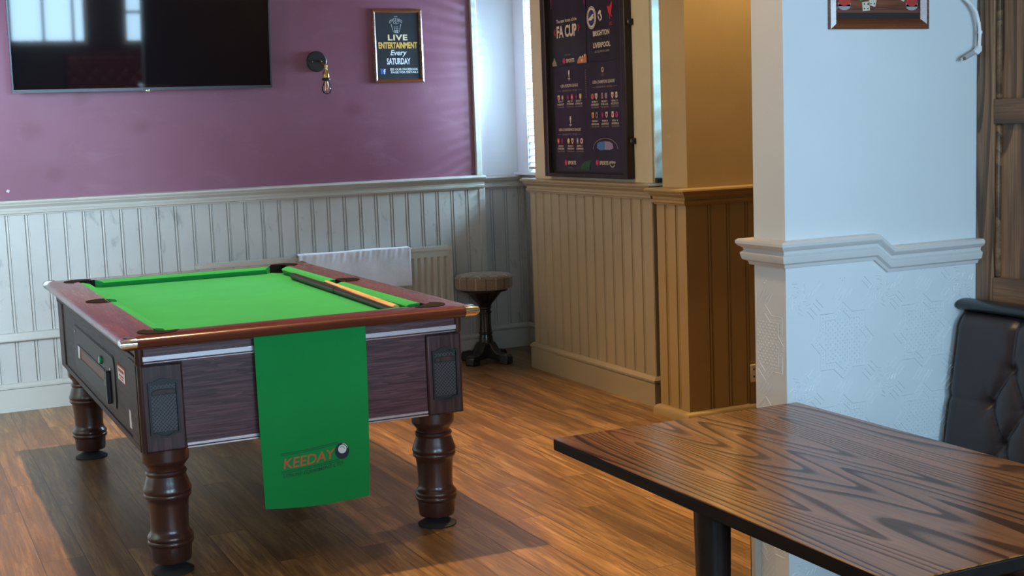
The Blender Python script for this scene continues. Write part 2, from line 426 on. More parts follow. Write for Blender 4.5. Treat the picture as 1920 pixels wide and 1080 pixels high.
def frame_back(y):   # faces -y : u = x, v = z, d = towards the camera
    return lambda u, v, d: (u, y-d, v)
def frame_pier(x):   # faces -x : u runs from far to near (u = -y), v = z
    return lambda u, v, d: (x-d, -u, v)
def ell(cx, cy, rx, ry, n=24, a0=0, a1=2*pi): return [(cx+rx*cos(a0+(a1-a0)*i/n), cy+ry*sin(a0+(a1-a0)*i/n)) for i in range(n if abs(a1-a0) > 6.28 else n+1)]
_tc = {}
def glyphs(body, shear=0, bold=0, space=1):
    key = (body, shear, bold, space)
    if key not in _tc:
        cu = bpy.data.curves.new('t', 'FONT'); cu.body = body; cu.size = 1; cu.shear = shear; cu.offset = bold; cu.resolution_u = 3; cu.space_character = space
        ob = bpy.data.objects.new('t', cu); COL.objects.link(ob)
        dg = bpy.context.evaluated_depsgraph_get(); me = bpy.data.meshes.new_from_object(ob.evaluated_get(dg))
        vs = [tuple(v.co) for v in me.vertices]; fs = [tuple(p.vertices) for p in me.polygons]
        bpy.data.objects.remove(ob); bpy.data.curves.remove(cu); bpy.data.meshes.remove(me)
        _tc[key] = (vs, fs)
    return _tc[key]
def text(mb, body, u0, u1, v0, v1, fr, d=.0012, shear=0, bold=0, space=1, warp=None):
    vs, fs = glyphs(body, shear, bold, space)
    xs = [p[0] for p in vs]; ys = [p[1] for p in vs]; x0, x1, y0, y1 = min(xs), max(xs), min(ys), max(ys)
    out = []
    for p in vs:
        a = (p[0]-x0)/(x1-x0); b = (p[1]-y0)/(y1-y0)
        u = u0+(u1-u0)*a; v = v0+(v1-v0)*b
        if warp: u, v = warp(a, b, u, v)
        out.append(fr(u, v, d))
    return mb.add(out, fs)

# ------------------------------------------------------------------ the room
ZC = 5.0
YB = 8.057
structure(box('floor', (-2.2, -1.9, -.1), (4.9, 8.6, 0), m_floor))
structure(box('ceiling', (-2.2, -1.9, ZC), (4.9, 8.6, ZC+.1), m_ceil))
lw = MB().box((-2.2, -1.9, 0), (-2.1, 8.6, ZC)).box((-2.1, 4.35, 0), (-2.0, 4.45, ZC)).box((-.85, 4.35, 0), (-.72, 4.45, ZC)).box((-2.0, 4.35, 0), (-.85, 4.45, 1.02)).box((-2.0, 4.35, 2.66), (-.85, 4.45, ZC)).box((-.82, -1.5, 0), (-.72, 4.35, ZC))
structure(lw.build('wall_left', m_pier))  # partition is added and unseen; pale paint picked for bounce light
structure(box('wall_back', (-2.1, YB, 0), (3.617, 8.6, ZC), m_purple))
structure(box('wall_recess', (3.617, 8.29, 0), (4.9, 8.6, ZC), m_white))
# right hand outer wall with its window openings (x = 4.06 plane)
rw = MB()
rw.box((4.06, 7.40, 0), (4.30, 8.29, 1.10)); rw.box((4.06, 7.40, 2.75), (4.30, 8.29, ZC)); rw.box((4.06, 8.18, 1.10), (4.30, 8.29, 2.75))
rw.build('wall_window', m_pier)
structure(bpy.data.objects['wall_window'])
rw = MB().box((4.30, 5.68, 0), (4.45, 6.04, 1.10)).box((4.30, 5.68, 2.75), (4.45, 6.04, ZC))
structure(rw.build('wall_gap', m_pier))
structure(box('wall_right', (4.80, 3.25, 0), (4.9, 5.62, ZC), m_dark_wall))
# pier with the poster case
structure(box('wall_pier', (3.70, 6.04, 0), (4.45, 7.42, ZC), m_pier))
# tan pillar
pm = MB().box((3.642, 5.62, 0), (3.90, 5.85, ZC)).box((3.90, 5.62, 0), (4.9, 5.68, ZC))
structure(pm.build('wall_pillar', m_pillar))
# white nib wall and the panelled wall behind the bench
structure(box('wall_column', (2.335, 3.10, 0), (3.20, 3.25, ZC), m_white))
structure(box('added_dark_sheet', (2.34, 3.2505, .41), (3.2, 3.258, ZC), m_dark_wall))  # added dark sheet, keeps the nib's unseen back dark in the television reflection
structure(box('wall_partition', (3.20, 3.19, 0), (4.9, 3.25, ZC), m_dark_wall))
# rear wall behind the camera: two reflected windows, the leftmost one added
wins = [(-.55, .95), (1.61, 2.55), (2.97, 3.47)]
rm = MB(); x = -2.1
for a, b in wins+[(4.9, 4.9)]:
    rm.box((x, -1.6, 0), (a, -1.5, ZC))
    if b > a: rm.box((a, -1.6, 0), (b, -1.5, 1.02)); rm.box((a, -1.6, 2.66), (b, -1.5, ZC))
    x = b
structure(rm.build('wall_rear', m_dark_wall))
structure(box('wall_side', (4.2, -1.5, 0), (4.3, .3, ZC), m_dark_wall))

# windows
def window(name, fr, u0, u1, v0, v1, bars, transoms=()):
    """fr(u,v,d): d towards the room"""
    t = thing(name, fr((u0+u1)/2, v0, 0), '', '')
    del t['label']; del t['category']; structure(t)
    o = [(u0, v0), (u1, v0), (u1, v1), (u0, v1)]; e = .05; i = [(u0+e, v0+e), (u1-e, v0+e), (u1-e, v1-e), (u0+e, v1-e)]
    f = MB().ring(o, i, fr, -.03, .03)
    for b in bars: f.prism([(b-.016, v0+e), (b+.016, v0+e), (b+.016, v1-e), (b-.016, v1-e)], fr, -.025, .025)
    for b in transoms: f.prism([(u0+e, b-.016), (u1-e, b-.016), (u1-e, b+.016), (u0+e, b+.016)], fr, -.022, .022)
    f.build('window_frame', m_frame_white, t)
    MB().prism(i, fr, -.003, .003).build('pane', m_glass, t)
    return t
fr_rear = lambda u, v, d: (u, -1.55+d, v)
window('window_3', fr_rear, -.55, .95, 1.02, 2.66, [.2], [2.2])  # added window, unseen, opens for the rear fill
window('window_4', fr_rear, 1.61, 2.55, 1.02, 2.66, [2.03, 2.38], [])
window('window_5', fr_rear, 2.97, 3.47, 1.02, 2.66, [], [1.42])
window('window_6', lambda u, v, d: (u, 4.40+d, v), -2.0, -.85, 1.02, 2.66, [-1.42], [2.2])  # added window in the added partition, opens for the left fill
window('window_1', lambda u, v, d: (4.12-d, u, v), 7.42, 8.18, 1.10, 2.75, [])
window('window_2', lambda u, v, d: (4.36-d, u, v), 5.68, 6.04, 1.10, 2.75, [])
# white jamb beside the blind in the recess
structure(box('trim_1', (4.0, 8.13, 1.16), (4.06, 8.29, 2.9), m_frame_white, bevel=.004))

# ------------------------------------------------------------------ wainscot, dado rails, skirting
def beadboard(name, p0, p1, z0, z1, mat, pitch=.105, first=.04):
    """matchboard from p0 to p1 (x,y); outward = right hand side of travel"""
    P = Vector(p0); D = Vector(p1)-P; L = D.length; D.normalize(); O = Vector((D.y, -D.x))
    pr = [(0, 0)]; s = first
    while s < L-.012:
        pr += [(s-.013, 0), (s-.0105, -.008), (s-.0065, -.009), (s-.004, -.003), (s, -.0015), (s+.004, -.003), (s+.0065, -.009), (s+.0105, -.008), (s+.013, 0)]
        s += pitch
    pr.append((L, 0))
    pr = [p for p in pr if 0 <= p[0] <= L]
    vs = []; T = .014
    for a, o in pr:
        for z in (z0, z1): q = P+D*a+O*o; vs.append((q.x, q.y, z))
    k = len(pr)
    for a in (0, L):
        for z in (z0, z1): q = P+D*a-O*T; vs.append((q.x, q.y, z))
    fs = [(2*i, 2*i+2, 2*i+3, 2*i+1) for i in range(k-1)]
    b = 2*k
    fs += [(0, 1, b+1, b), (2*k-2, b+2, b+3, 2*k-1), (b, b+1, b+3, b+2)]
    fs.append(tuple([2*i+1 for i in range(k)]+[b+3, b+1])); fs.append(tuple([2*i for i in range(k)][::-1]+[b, b+2]))
    o = MB().add(vs, fs).build(name, mat, smooth=25)
    return structure(o)
DADO = [(0, -.085), (.010, -.085), (.012, -.078), (.020, -.074), (.022, -.062), (.014, -.058), (.016, -.045), (.028, -.034), (.034, -.028), (.036, -.020), (.046, -.018), (.050, -.010), (.047, -.002), (.040, 0), (-.02, .003), (-.02, -.085)]
SKIRT = [(-.015, 0), (.022, 0), (.022, .122), (.016, .128), (.026, .134), (.027, .145), (.020, .152), (.014, .158), (.006, .162), (-.015, .162)]
def rail(name, path, prof, mat, dz=0, sc=1, **k): return structure(MB().sweep(path, [(o*sc, z*sc+dz) for o, z in prof], **k).build(name, mat, smooth=30))
# back wall
YW = YB-.014
beadboard('trim_2', (-2.1, YW), (3.60, YW), .155, 1.125, m_cream, first=.036)
rail('trim_3', [(-2.1, YW), (3.625, YW)], DADO, m_trim, 1.205)
rail('baseboard_back', [(-2.1, YW), (3.61, YW)], SKIRT, m_trim)
structure(box('trim_4', (3.578, YB-.022, 1.206), (3.619, YB+.05, ZC), m_trim, bevel=.004))
structure(MB().box((3.590, YW-.006, .16), (3.632, YW+.02, 1.125)).build('trim_5', m_cream, bevel=.004))
# recess
beadboard('trim_6', (3.62, 8.275), (4.03, 8.275), .14, 1.11, m_cream, first=.06)
beadboard('trim_7', (4.045, 8.275), (4.045, 7.42), .14, 1.11, m_cream, first=.05)
rail('trim_8', [(3.60, 8.275), (4.045, 8.275), (4.045, 7.42)], DADO, m_trim, 1.187)
rail('baseboard_recess', [(3.60, 8.275), (4.045, 8.275), (4.045, 7.42)], SKIRT, m_trim, 0)
structure(box('trim_9', (3.96, 7.42, 1.187), (4.10, 8.28, 1.205), m_frame_white, bevel=.004))   # window board
# pier
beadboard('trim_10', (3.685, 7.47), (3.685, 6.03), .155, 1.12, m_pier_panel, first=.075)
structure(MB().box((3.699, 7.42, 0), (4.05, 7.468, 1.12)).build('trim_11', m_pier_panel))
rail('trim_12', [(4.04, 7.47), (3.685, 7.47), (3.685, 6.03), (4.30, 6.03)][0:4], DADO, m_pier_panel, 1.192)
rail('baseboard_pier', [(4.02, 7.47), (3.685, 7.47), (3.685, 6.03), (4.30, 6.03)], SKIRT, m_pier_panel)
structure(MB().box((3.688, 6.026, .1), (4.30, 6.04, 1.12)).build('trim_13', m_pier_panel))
structure(box('trim_25', (3.712, 6.030, 1.196), (4.30, 6.041, ZC), m_white))
structure(box('trim_14', (3.90, 5.86, 1.16), (4.33, 6.035, 1.195), m_frame_white, bevel=.003))
# pillar
beadboard('trim_15', (3.618, 5.875), (3.618, 5.602), .02, 1.11, m_pillar_panel, first=.085, pitch=.1)
beadboard('trim_16', (3.632, 5.602), (4.8, 5.602), .02, 1.11, m_pillar_panel, first=.125, pitch=.112)
rail('trim_17', [(3.9, 5.875), (3.618, 5.875), (3.618, 5.602), (4.8, 5.602)], DADO, m_pillar_panel, 1.178, .96)
rail('baseboard_pillar', [(3.9, 5.875), (3.618, 5.875), (3.618, 5.602), (4.8, 5.602)], [(-.012, 0), (.03, 0), (.03, .03), (.024, .042), (.012, .05), (-.012, .055)], m_pillar_panel)
# nib wall: dado with its stepped return, raised wallpaper below
DCOL = [(0, -.080), (.010, -.080), (.014, -.070), (.026, -.064), (.030, -.050), (.030, -.044), (.022, -.038), (.024, -.030), (.036, -.022), (.040, -.016), (.040, -.008), (.034, -.003), (-.02, .0), (-.02, -.08)]
rail('trim_18', [(2.56, 3.25), (2.335, 3.25), (2.335, 3.10), (2.652, 3.10), (2.703, 3.10, -.040), (3.056, 3.10, -.040)], DCOL, m_whitetrim, 1.167)
structure(MB().box((2.312, 3.235, 0), (2.34, 3.262, .40)).box((2.312, 3.251, 0), (2.8, 3.262, .40)).build('baseboard_column', m_trim, bevel=.004))

def emboss():
    mb = MB()
    fr1 = frame_back(3.10)
    fr2 = lambda u, v, d: (2.335-d*.55, 3.10+(2.335-u), v)     # the narrow left side, pattern wraps round
    H = .0021; Wd = .0021
    def seg(fr, a, b, w=Wd, h=H):
        a = Vector(a); b = Vector(b); t = b-a; L = t.length
        if L < 1e-5: return
        nn = Vector((-t.y, t.x))/L
        q = [a+nn*w, a-nn*w, b-nn*w, b+nn*w]
        vs = [fr(p.x, p.y, -.0004) for p in q]+[fr(a.x, a.y, h), fr(b.x, b.y, h)]
        mb.add(vs, [(0, 1, 4), (1, 2, 5, 4), (2, 3, 5), (3, 0, 4, 5)])
    def dot(fr, u, v, r=.0042, h=.0022):
        vs = [fr(u+r*cos(k*pi/3), v+r*sin(k*pi/3), -.0004) for k in range(6)]+[fr(u+r*.5*cos(k*pi/3), v+r*.5*sin(k*pi/3), h) for k in range(6)]
        mb.add(vs, [(k, (k+1) % 6, 6+(k+1) % 6, 6+k) for k in range(6)]+[tuple(range(6, 12))])
    def star(R):
        pts = []; s = R*.74
        for k in range(4):
            a = k*pi/2
            for (x, y) in ((s, -s*.42*1.0), (R*1.02, 0), (s, s*.42), (s, s)):
                pts.append((x*cos(a)-y*sin(a), x*sin(a)+y*cos(a)))
        return pts
    PX, PZ = .306, .2765
    for fr, ulo, uhi in ((fr1, 2.342, 3.05), (fr2, 2.335-.145, 2.328)):
        ok = lambda p: ulo <= p[0] <= uhi and .0 < p[1] < 1.045
        def sseg(a, b, **k):
            if ok(a) and ok(b): seg(fr, a, b, **k)
        for i in range(-2, 3):
            for j in range(-4, 2):
                cx, cz = 2.539+i*PX, .858+j*PZ
                for R, dotted in ((.112, False), (.097, True), (.086, False)):
                    P = star(R); n = len(P)
                    for k in range(n):
                        a = (cx+P[k][0], cz+P[k][1]); b = (cx+P[(k+1) % n][0], cz+P[(k+1) % n][1])
                        if dotted:
                            L = sqrt((a[0]-b[0])**2+(a[1]-b[1])**2); m = max(1, int(L/.009))
                            for q in range(m):
                                p = (a[0]+(b[0]-a[0])*q/m, a[1]+(b[1]-a[1])*q/m)
                                if ok(p): dot(fr, *p, r=.0024, h=.0018)
                        else: sseg(a, b)
                for a in range(-7, 8):
                    for b in range(-7, 8):
                        if (a+b) % 2: continue
                        x, z = a*.0088, b*.0088
                        if max(abs(x), abs(z)) < .062 and ok((cx+x, cz+z)): dot(fr, cx+x, cz+z)
                # bars linking the stars
                for sx, sz in ((1, 1), (1, -1), (-1, 1), (-1, -1)):
                    for k in (-.016, -.006, .006, .016):
                        sseg((cx+sx*(.088+k), cz+sz*(.088-k)), (cx+sx*(.113+k), cz+sz*(.113-k)*1.0))
                for k in (-.024, -.012, .0, .012, .024):
                    sseg((cx+k-.014, cz+PZ/2-.018-k*.3), (cx+k+.014, cz+PZ/2+.018-k*.3))
                fx, fz = cx+PX/2, cz+PZ/2
                for q in range(7):      # soft flower heads between the stars
                    a = q*2*pi/7
                    for rr in (.014, .03, .042):
                        p0 = (fx+rr*cos(a), fz+rr*sin(a)); p1 = (fx+(rr+.01)*cos(a+.35), fz+(rr+.01)*sin(a+.35))
                        sseg(p0, p1, w=.003, h=.0017)
                    if ok((fx+.022*cos(a), fz+.022*sin(a))): dot(fr, fx+.022*cos(a), fz+.022*sin(a), r=.005, h=.002)
    return structure(mb.build('trim_19', m_white, smooth=0))
emboss()

# oak panelling behind the bench (faces -x)
XP = 3.056
structure(box('wall_panelled', (XP+.02, .3, 0), (3.20, 3.10, ZC), m_panel_v))
pl = MB()
for y0, y1 in ((3.03, 3.098), (2.10, 2.20), (1.2, 1.3), (.3, .4)): pl.box((XP, y0, .9), (XP+.03, y1, ZC))
structure(pl.build('trim_20', m_panel_v, bevel=.004))
pl = MB()
for z0, z1 in ((1.472, 1.547), (.90, 1.008), (2.6, 2.7)):
    for y0, y1 in ((2.20, 3.03), (1.3, 2.10), (.4, 1.2)): pl.box((XP+.001, y0, z0), (XP+.03, y1, z1))
structure(pl.build('trim_21', m_panel_h, bevel=.003))
bd = MB()
for z0, z1 in ((1.008, 1.472), (1.547, 2.6)):
    for y0, y1 in ((2.20, 3.03), (1.3, 2.10), (.4, 1.2)):
        bd.box((XP+.008, y1-.014, z0), (XP+.025, y1, z1)); bd.box((XP+.008, y0, z0), (XP+.025, y0+.014, z1))
structure(bd.build('trim_22', m_panel_h, bevel=.005))

# ------------------------------------------------------------------ purple wall marks
def blob(name, fr, u, v, r, mat, d=.0006, n=18, jag=.35, sy=1):
    pts = [(u+r*(1+random.uniform(-jag, jag))*cos(2*pi*k/n), v+sy*r*(1+random.uniform(-jag, jag))*sin(2*pi*k/n)) for k in range(n)]
    return structure(MB().prism(pts, fr, 0, d).build(name, mat))
frB = frame_back(YB)
blob('trim_23', frB, .685, 1.258, .009, m_chip)

# ------------------------------------------------------------------ television
def television():
    t = thing('television', (1.473, YB-.12, 1.80), 'large wall-mounted flat television, switched off, reflecting windows', 'television')
    a = .089; ca, sa = cos(a), sin(a)
    P = Vector((0, 7.93, 1.80))
    def fr(u, v, d): # v up along the tilted screen, d towards the room
        return (u, P.y-d*ca-v*sa, P.z+v*ca-d*sa)
    u0, u1, h = .738, 2.208, .84
    MB().prism([(u0, 0), (u1, 0), (u1, h), (u0, h)], fr, -.028, -.004).build('back_shell', m_tvback, t, bevel=.003)
    o = [(u0, 0), (u1, 0), (u1, h), (u0, h)]; i = [(u0+.008, .017), (u1-.008, .017), (u1-.008, h-.008), (u0+.008, h-.008)]
    MB().ring(o, i, fr, -.006, .004).build('bezel', m_tvframe, t)
    MB().prism(i, fr, -.005, .0).build('screen', m_tv, t)
    MB().prism([(1.463, -.008), (1.485, -.008), (1.485, .006), (1.463, .006)], fr, -.006, .006).build('sensor', m_chrome, t, bevel=.002)
    MB().box((1.25, 7.965, 2.0), (1.70, YB-.002, 2.45)).build('wall_bracket', m_black, t)
television()

# ------------------------------------------------------------------ wall sconce
def sconce():
    cx, cz = 2.531, 1.958
    t = thing('wall_sconce', (cx, YB, cz), 'small brass and black wall lamp with a bare clear bulb beside the television', 'wall lamp')
    MB().lathe([(.060, -.0), (.063, -.004), (.063, -.016), (.058, -.020)], (cx, YB, cz), 40, 'y').build('backplate', m_black, t)
    MB().lathe([(.004, -.018), (.004, -.023), (.002, -.025)], (cx-.030, YB, cz), 10, 'y').build('screw', m_chrome, t)
    MB().lathe([(.004, -.018), (.004, -.023), (.002, -.025)], (cx+.028, YB, cz), 10, 'y').build('screw', m_chrome, t)
    ex, ey, ez = 2.556, YB-.108, 1.926
    MB().tube([(cx, YB-.018, cz), (cx+.002, YB-.04, cz+.002), (ex, ey, ez)], .0055, 10).build('arm', m_brass, t)
    MB().lathe([(.0, -.075), (.019, -.074), (.021, -.068), (.019, -.05), (.020, -.048), (.017, -.040), (.010, -.030), (.008, -.012), (.012, -.004), (.012, .004), (.007, .012), (.0, .014)], (ex, ey, ez), 24).build('lamp_holder', m_brass, t)
    MB().lathe([(.018, -.092), (.026, -.088), (.028, -.078), (.020, -.072)], (ex, ey, ez), 24).build('shade_ring', m_black, t)
    b = MB().lathe([(.0, -.172), (.012, -.170), (.024, -.160), (.030, -.145), (.029, -.130), (.020, -.108), (.014, -.092)], (ex, ey, ez), 24).build('bulb', m_bulbglass, t)
    MB().tube([(ex-.006, ey, ez-.095), (ex-.010, ey, ez-.150), (ex-.003, ey, ez-.118), (ex+.003, ey, ez-.150), (ex+.010, ey, ez-.118), (ex+.006, ey, ez-.095)], .0022, 6).build('filament', m_filament, b)
sconce()

# ------------------------------------------------------------------ live entertainment frame
def ent_frame():
    u0, u1, v0, v1 = 2.905, 3.241, 1.820, 2.277
    t = thing('framed_poster', (3.073, YB, v0), 'wood framed poster reading LIVE ENTERTAINMENT on the purple wall', 'framed poster')
    def fr(u, v, d): return (u, YB-d, v)
    o = [(u0, v0), (u1, v0), (u1, v1), (u0, v1)]
    e = .011; mid = [(u0+e, v0+e), (u1-e, v0+e), (u1-e, v1-e), (u0+e, v1-e)]
    e = .022; i = [(u0+e, v0+e), (u1-e, v0+e), (u1-e, v1-e), (u0+e, v1-e)]
    f = MB(); k = 4
    vs = [fr(*p, 0) for p in o]+[fr(*p, .012) for p in o]+[fr(*p, .018) for p in mid]+[fr(*p, .010) for p in i]+[fr(*p, 0) for p in i]
    fs = [(r*4+a, r*4+(a+1) % 4, (r+1)*4+(a+1) % 4, (r+1)*4+a) for r in range(4) for a in range(4)]
    f.add(vs, fs).build('frame', m_frame_wood, t, smooth=0)
    p = MB().prism(i, fr, .001, .006).build('print', m_poster_navy, t)
    fp = lambda u, v, d: fr(u, v, d+.006)
    W_, Hh = u1-u0-.044, v1-v0-.044; c = (u0+u1)/2
    def T(body, w, z0, z1, mat, cx=0, **k):
        return text(MB(), body, c+cx-w/2, c+cx+w/2, v0+z0, v0+z1, fp, **k).build('lettering', mat, p, smooth=0)
    T('LIVE', .132, .263, .300, m_text_cream, bold=.03, space=1.1)
    # slab serifs on LIVE
    T('ENTERTAINMENT', .262, .213, .253, m_text_gold, bold=.035)
    T('Every', .112, .160, .204, m_text_white, .002, shear=.25, bold=.015)
    T('SATURDAY', .160, .113, .153, m_text_white, bold=.03)
    T('SEE OUR FACEBOOK', .192, .076, .090, m_text_white, .034, bold=.03)
    T('PAGE FOR DETAILS', .185, .057, .071, m_text_white, .037, bold=.03)
    MB().prism([(c-.125, v0+.054), (c-.090, v0+.054), (c-.090, v0+.088), (c-.125, v0+.088)], fp, 0, .001).build('badge', m_blue, p)
    text(MB(), 'f', c-.106, c-.092, v0+.054, v0+.085, fp, .0018, bold=.03).build('lettering', m_text_white, p, smooth=0)
    T('THE', .024, .408, .416, m_text_grey, -.008, bold=.02)
    text(MB(), "OWL'S NEST", c-.052, c+.036, v0+.380, v0+.400, fp, bold=.02, warp=lambda a, b, u, v: (u, v-.018*(2*a-1)**2+.004)).build('lettering', m_text_grey, p, smooth=0)
    T('PUB', .026, .310, .318, m_text_white, -.006, bold=.03)
    lg = MB(); q = c-.007; z = v0+.350
    ring = lambda rx, ry, cx, cz, w, a0=0, a1=2*pi: lg.ring(ell(cx, cz, rx, ry, 20), ell(cx, cz, rx-w, ry-w, 20), fp, 0, .001)
    ring(.008, .008, q-.010, z+.024, .0025); ring(.008, .008, q+.010, z+.024, .0025)
    lg.prism([(q-.003, z+.018), (q+.003, z+.018), (q, z+.010)], fp, 0, .001)
    for s in (-1, 1):
        for k in range(5):
            lg.prism([(q+s*.030-s*k*.002, z+.016-k*.010), (q+s*.035-s*k*.003, z+.010-k*.010), (q+s*.032-s*k*.003, z+.004-k*.010), (q+s*.027-s*k*.002, z+.006-k*.010)][::s], fp, 0, .001)
    for r_ in range(3):
        for k in range(3): lg.prism(ell(q-.010+k*.010, z-.002-r_*.010, .0032, .003, 8), fp, 0, .001)
    lg.prism([(q-.018, z-.024), (q+.018, z-.024), (q+.012, z-.030), (q-.012, z-.030)], fp, 0, .001)
    lg.build('emblem', m_text_grey, p, smooth=0)
ent_frame()

# ------------------------------------------------------------------ poster case with four posters on the pier
XF = 3.70
def case():
    t = thing('poster_case', (XF, 6.709, 1.212), 'tall dark wooden notice case on the pier between the windows', 'notice case')
    fr = lambda u, v, d: (XF-d, -u, v)
    o = [(-7.203, 1.212), (-6.218, 1.212), (-6.218, 2.56), (-7.203, 2.56)]; e = .052; eb = .022
    i = [(-7.203+e, 1.212+eb), (-6.218-e, 1.212+eb), (-6.218-e, 2.56-e), (-7.203+e, 2.56-e)]
    MB().ring(o, i, fr, 0, .045).build('frame', m_case, t, bevel=.006)
    MB().prism(i, fr, 0, .012).build('backing_board', m_black, t)
    for z in (2.045, 1.416):
        l = MB().box((XF-.030, 6.196, z-.016), (XF-.0, 6.220, z+.016)).build('latch', m_black, t, bevel=.003)
        MB().lathe([(.006, 0), (.006, .004), (.003, .006)], (XF-.033, 6.205, z), 10, 'x').build('keyhole', m_chrome, l)
case()
XPO = XF-.0125
frP = lambda u, v, d: (XPO-d, -u, v)
def poster(name, y0, y1, z0, z1, mat, label):
    t = thing(name, (XPO, (y0+y1)/2, z0), label, 'poster', 'football posters in the case')
    # paper with soft fold ripples
    def fn(a, b): return frP(-y0+(y0-y1)*a, z0+(z1-z0)*b, .0030+.0005*sin(a*9+b*2.0)+.0003*sin(a*17+1))
    s = MB().grid(fn, 30, 4, (.0012, 0, 0)).build('sheet', mat, t)
    return t
DP = .0044
def ptx(par, rows, mat, bold=.02):
    for body, y0, y1, z0, z1 in rows: text(MB(), body, -y0, -y1, z0, z1, frP, DP, bold=bold).build('lettering', mat, par, smooth=0)
def pel(par, name, mat, *els, d=.0008):
    for y, z, ry, rz in els: MB().prism(ell(-y, z, ry, rz, 16), frP, DP-.0006, DP+d).build(name, mat, par, smooth=0)
def ppoly(par, name, mat, polys, d=.0008):
    if name == 'side_text':
        mb = MB()
        for pts in polys: mb.prism([(-y, z) for y, z in pts], frP, DP-.0006, DP+d)
        return mb.build(name, mat, par, smooth=0)
    for pts in polys: MB().prism([(-y, z) for y, z in pts], frP, DP-.0006, DP+d).build(name, mat, par, smooth=0)
def pring(par, name, mat, y, z, ry, rz, w, d=.0008):
    return MB().ring(ell(-y, z, ry, rz, 28), ell(-y, z, ry-w, rz-w, 28), frP, DP-.0006, DP+d).build(name, mat, par, smooth=0)
def sports(par, y, z, s=1):     # pink round mark and the word SPORTS
    pel(par, 'logo', m_p_pink, (y, z, .020*s, .0165*s))
    MB().ring(ell(-y, z, .017*s, .0135*s, 24), ell(-y, z, .0145*s, .011*s, 24), frP, DP, DP+.0016).build('logo', m_p_dark, par, smooth=0)
    ptx(par, [('tnt', y+.010, y-.010, z-.005, z+.005)], m_p_dark, .03)
    ptx(par, [('SPORTS', y-.026, y-.124, z-.011, z+.011)], m_p_txt, .03)
def cup(par, y, z, h=.05):
    ppoly(par, 'emblem', m_p_txt, [[(y+.006, z+h/2), (y-.006, z+h/2), (y-.009, z+h*.2), (y-.004, z-.0), (y-.003, z-h*.25), (y+.003, z-h*.25), (y+.004, z), (y+.009, z+h*.2)]])
    ppoly(par, 'emblem', m_p_txt, [[(y+.014, z-h*.33), (y-.014, z-h*.33), (y-.014, z-h*.40), (y+.014, z-h*.40)], [(y+.010, z-h*.46), (y-.010, z-h*.46), (y-.010, z-h*.52), (y+.010, z-h*.52)]])
def crest(par, y, z, mat, mat2, k=0):
    if k % 3 == 0: ppoly(par, 'crest', mat, [[(y+.013, z+.016), (y-.013, z+.016), (y-.013, z-.004), (y, z-.018), (y+.013, z-.004)]])
    elif k % 3 == 1: pel(par, 'crest', mat, (y, z, .015, .016))
    else: ppoly(par, 'crest', mat, [[(y+.010, z+.017), (y-.010, z+.017), (y-.012, z-.012), (y, z-.017), (y+.012, z-.012)]])
    pel(par, 'crest', mat2, (y, z, .006, .008), d=.0014)
def fixture(par, y, z, a, b, c, small=False):
    w = .042
    ptx(par, [(a, y+w*.78, y-w*.78, z+.004, z+.014)], m_p_txt, .02)
    ptx(par, [(b, y+w, y-w, z-.012, z-.001)], m_p_txt, .02)
    ptx(par, [(c, y+w, y-w, z-.026, z-.018)], m_p_dim, .02)
# upper left: FA CUP
p = poster('football_poster', 7.112, 6.690, 1.857, 2.452, m_p_dark, 'black poster reading FA CUP, upper left in the dark case')
ptx(p, [('The new home of the', 7.046, 6.797, 2.103, 2.124)], m_p_txt, .01)
ptx(p, [('FA CUP', 7.044, 6.800, 2.017, 2.087)], m_p_txt, .035)
ppoly(p, 'chevron', m_p_red, [[(7.080, 2.052), (7.064, 2.072), (7.058, 2.068), (7.068, 2.052), (7.058, 2.036), (7.064, 2.032)], [(6.760, 2.060), (6.776, 2.080), (6.782, 2.076), (6.772, 2.060), (6.782, 2.044), (6.776, 2.040)]])
ppoly(p, 'colour_band', m_p_magenta, [[(7.110, 2.45), (7.075, 2.45), (7.085, 2.30), (7.100, 2.20), (7.110, 2.19)], [(6.725, 2.45), (6.692, 2.45), (6.692, 2.17), (6.705, 2.19), (6.715, 2.30)]])
ptx(p, [('LIVE ON', 6.955, 6.885, 1.912, 1.920)], m_p_dim)
sports(p, 6.963, 1.882)
ppoly(p, 'photo_players', m_p_orange, [[(6.802, 1.859), (6.692, 1.859), (6.692, 1.90), (6.706, 1.912), (6.722, 1.895), (6.735, 1.902), (6.752, 1.893), (6.765, 1.900), (6.785, 1.890), (6.800, 1.872)]])
pel(p, 'photo_players', m_p_txt, (6.712, 1.900, .006, .006), (6.738, 1.895, .006, .006), (6.765, 1.893, .006, .006), (6.745, 1.875, .010, .008), d=.0014)
ppoly(p, 'photo_player', m_p_dim, [[(7.110, 1.859), (7.052, 1.859), (7.062, 1.880), (7.076, 1.895), (7.085, 1.908), (7.098, 1.885), (7.110, 1.88)]])
ppoly(p, 'photo_player', m_p_red, [[(7.108, 1.858), (7.100, 1.858), (7.102, 1.866), (7.108, 1.868)]])
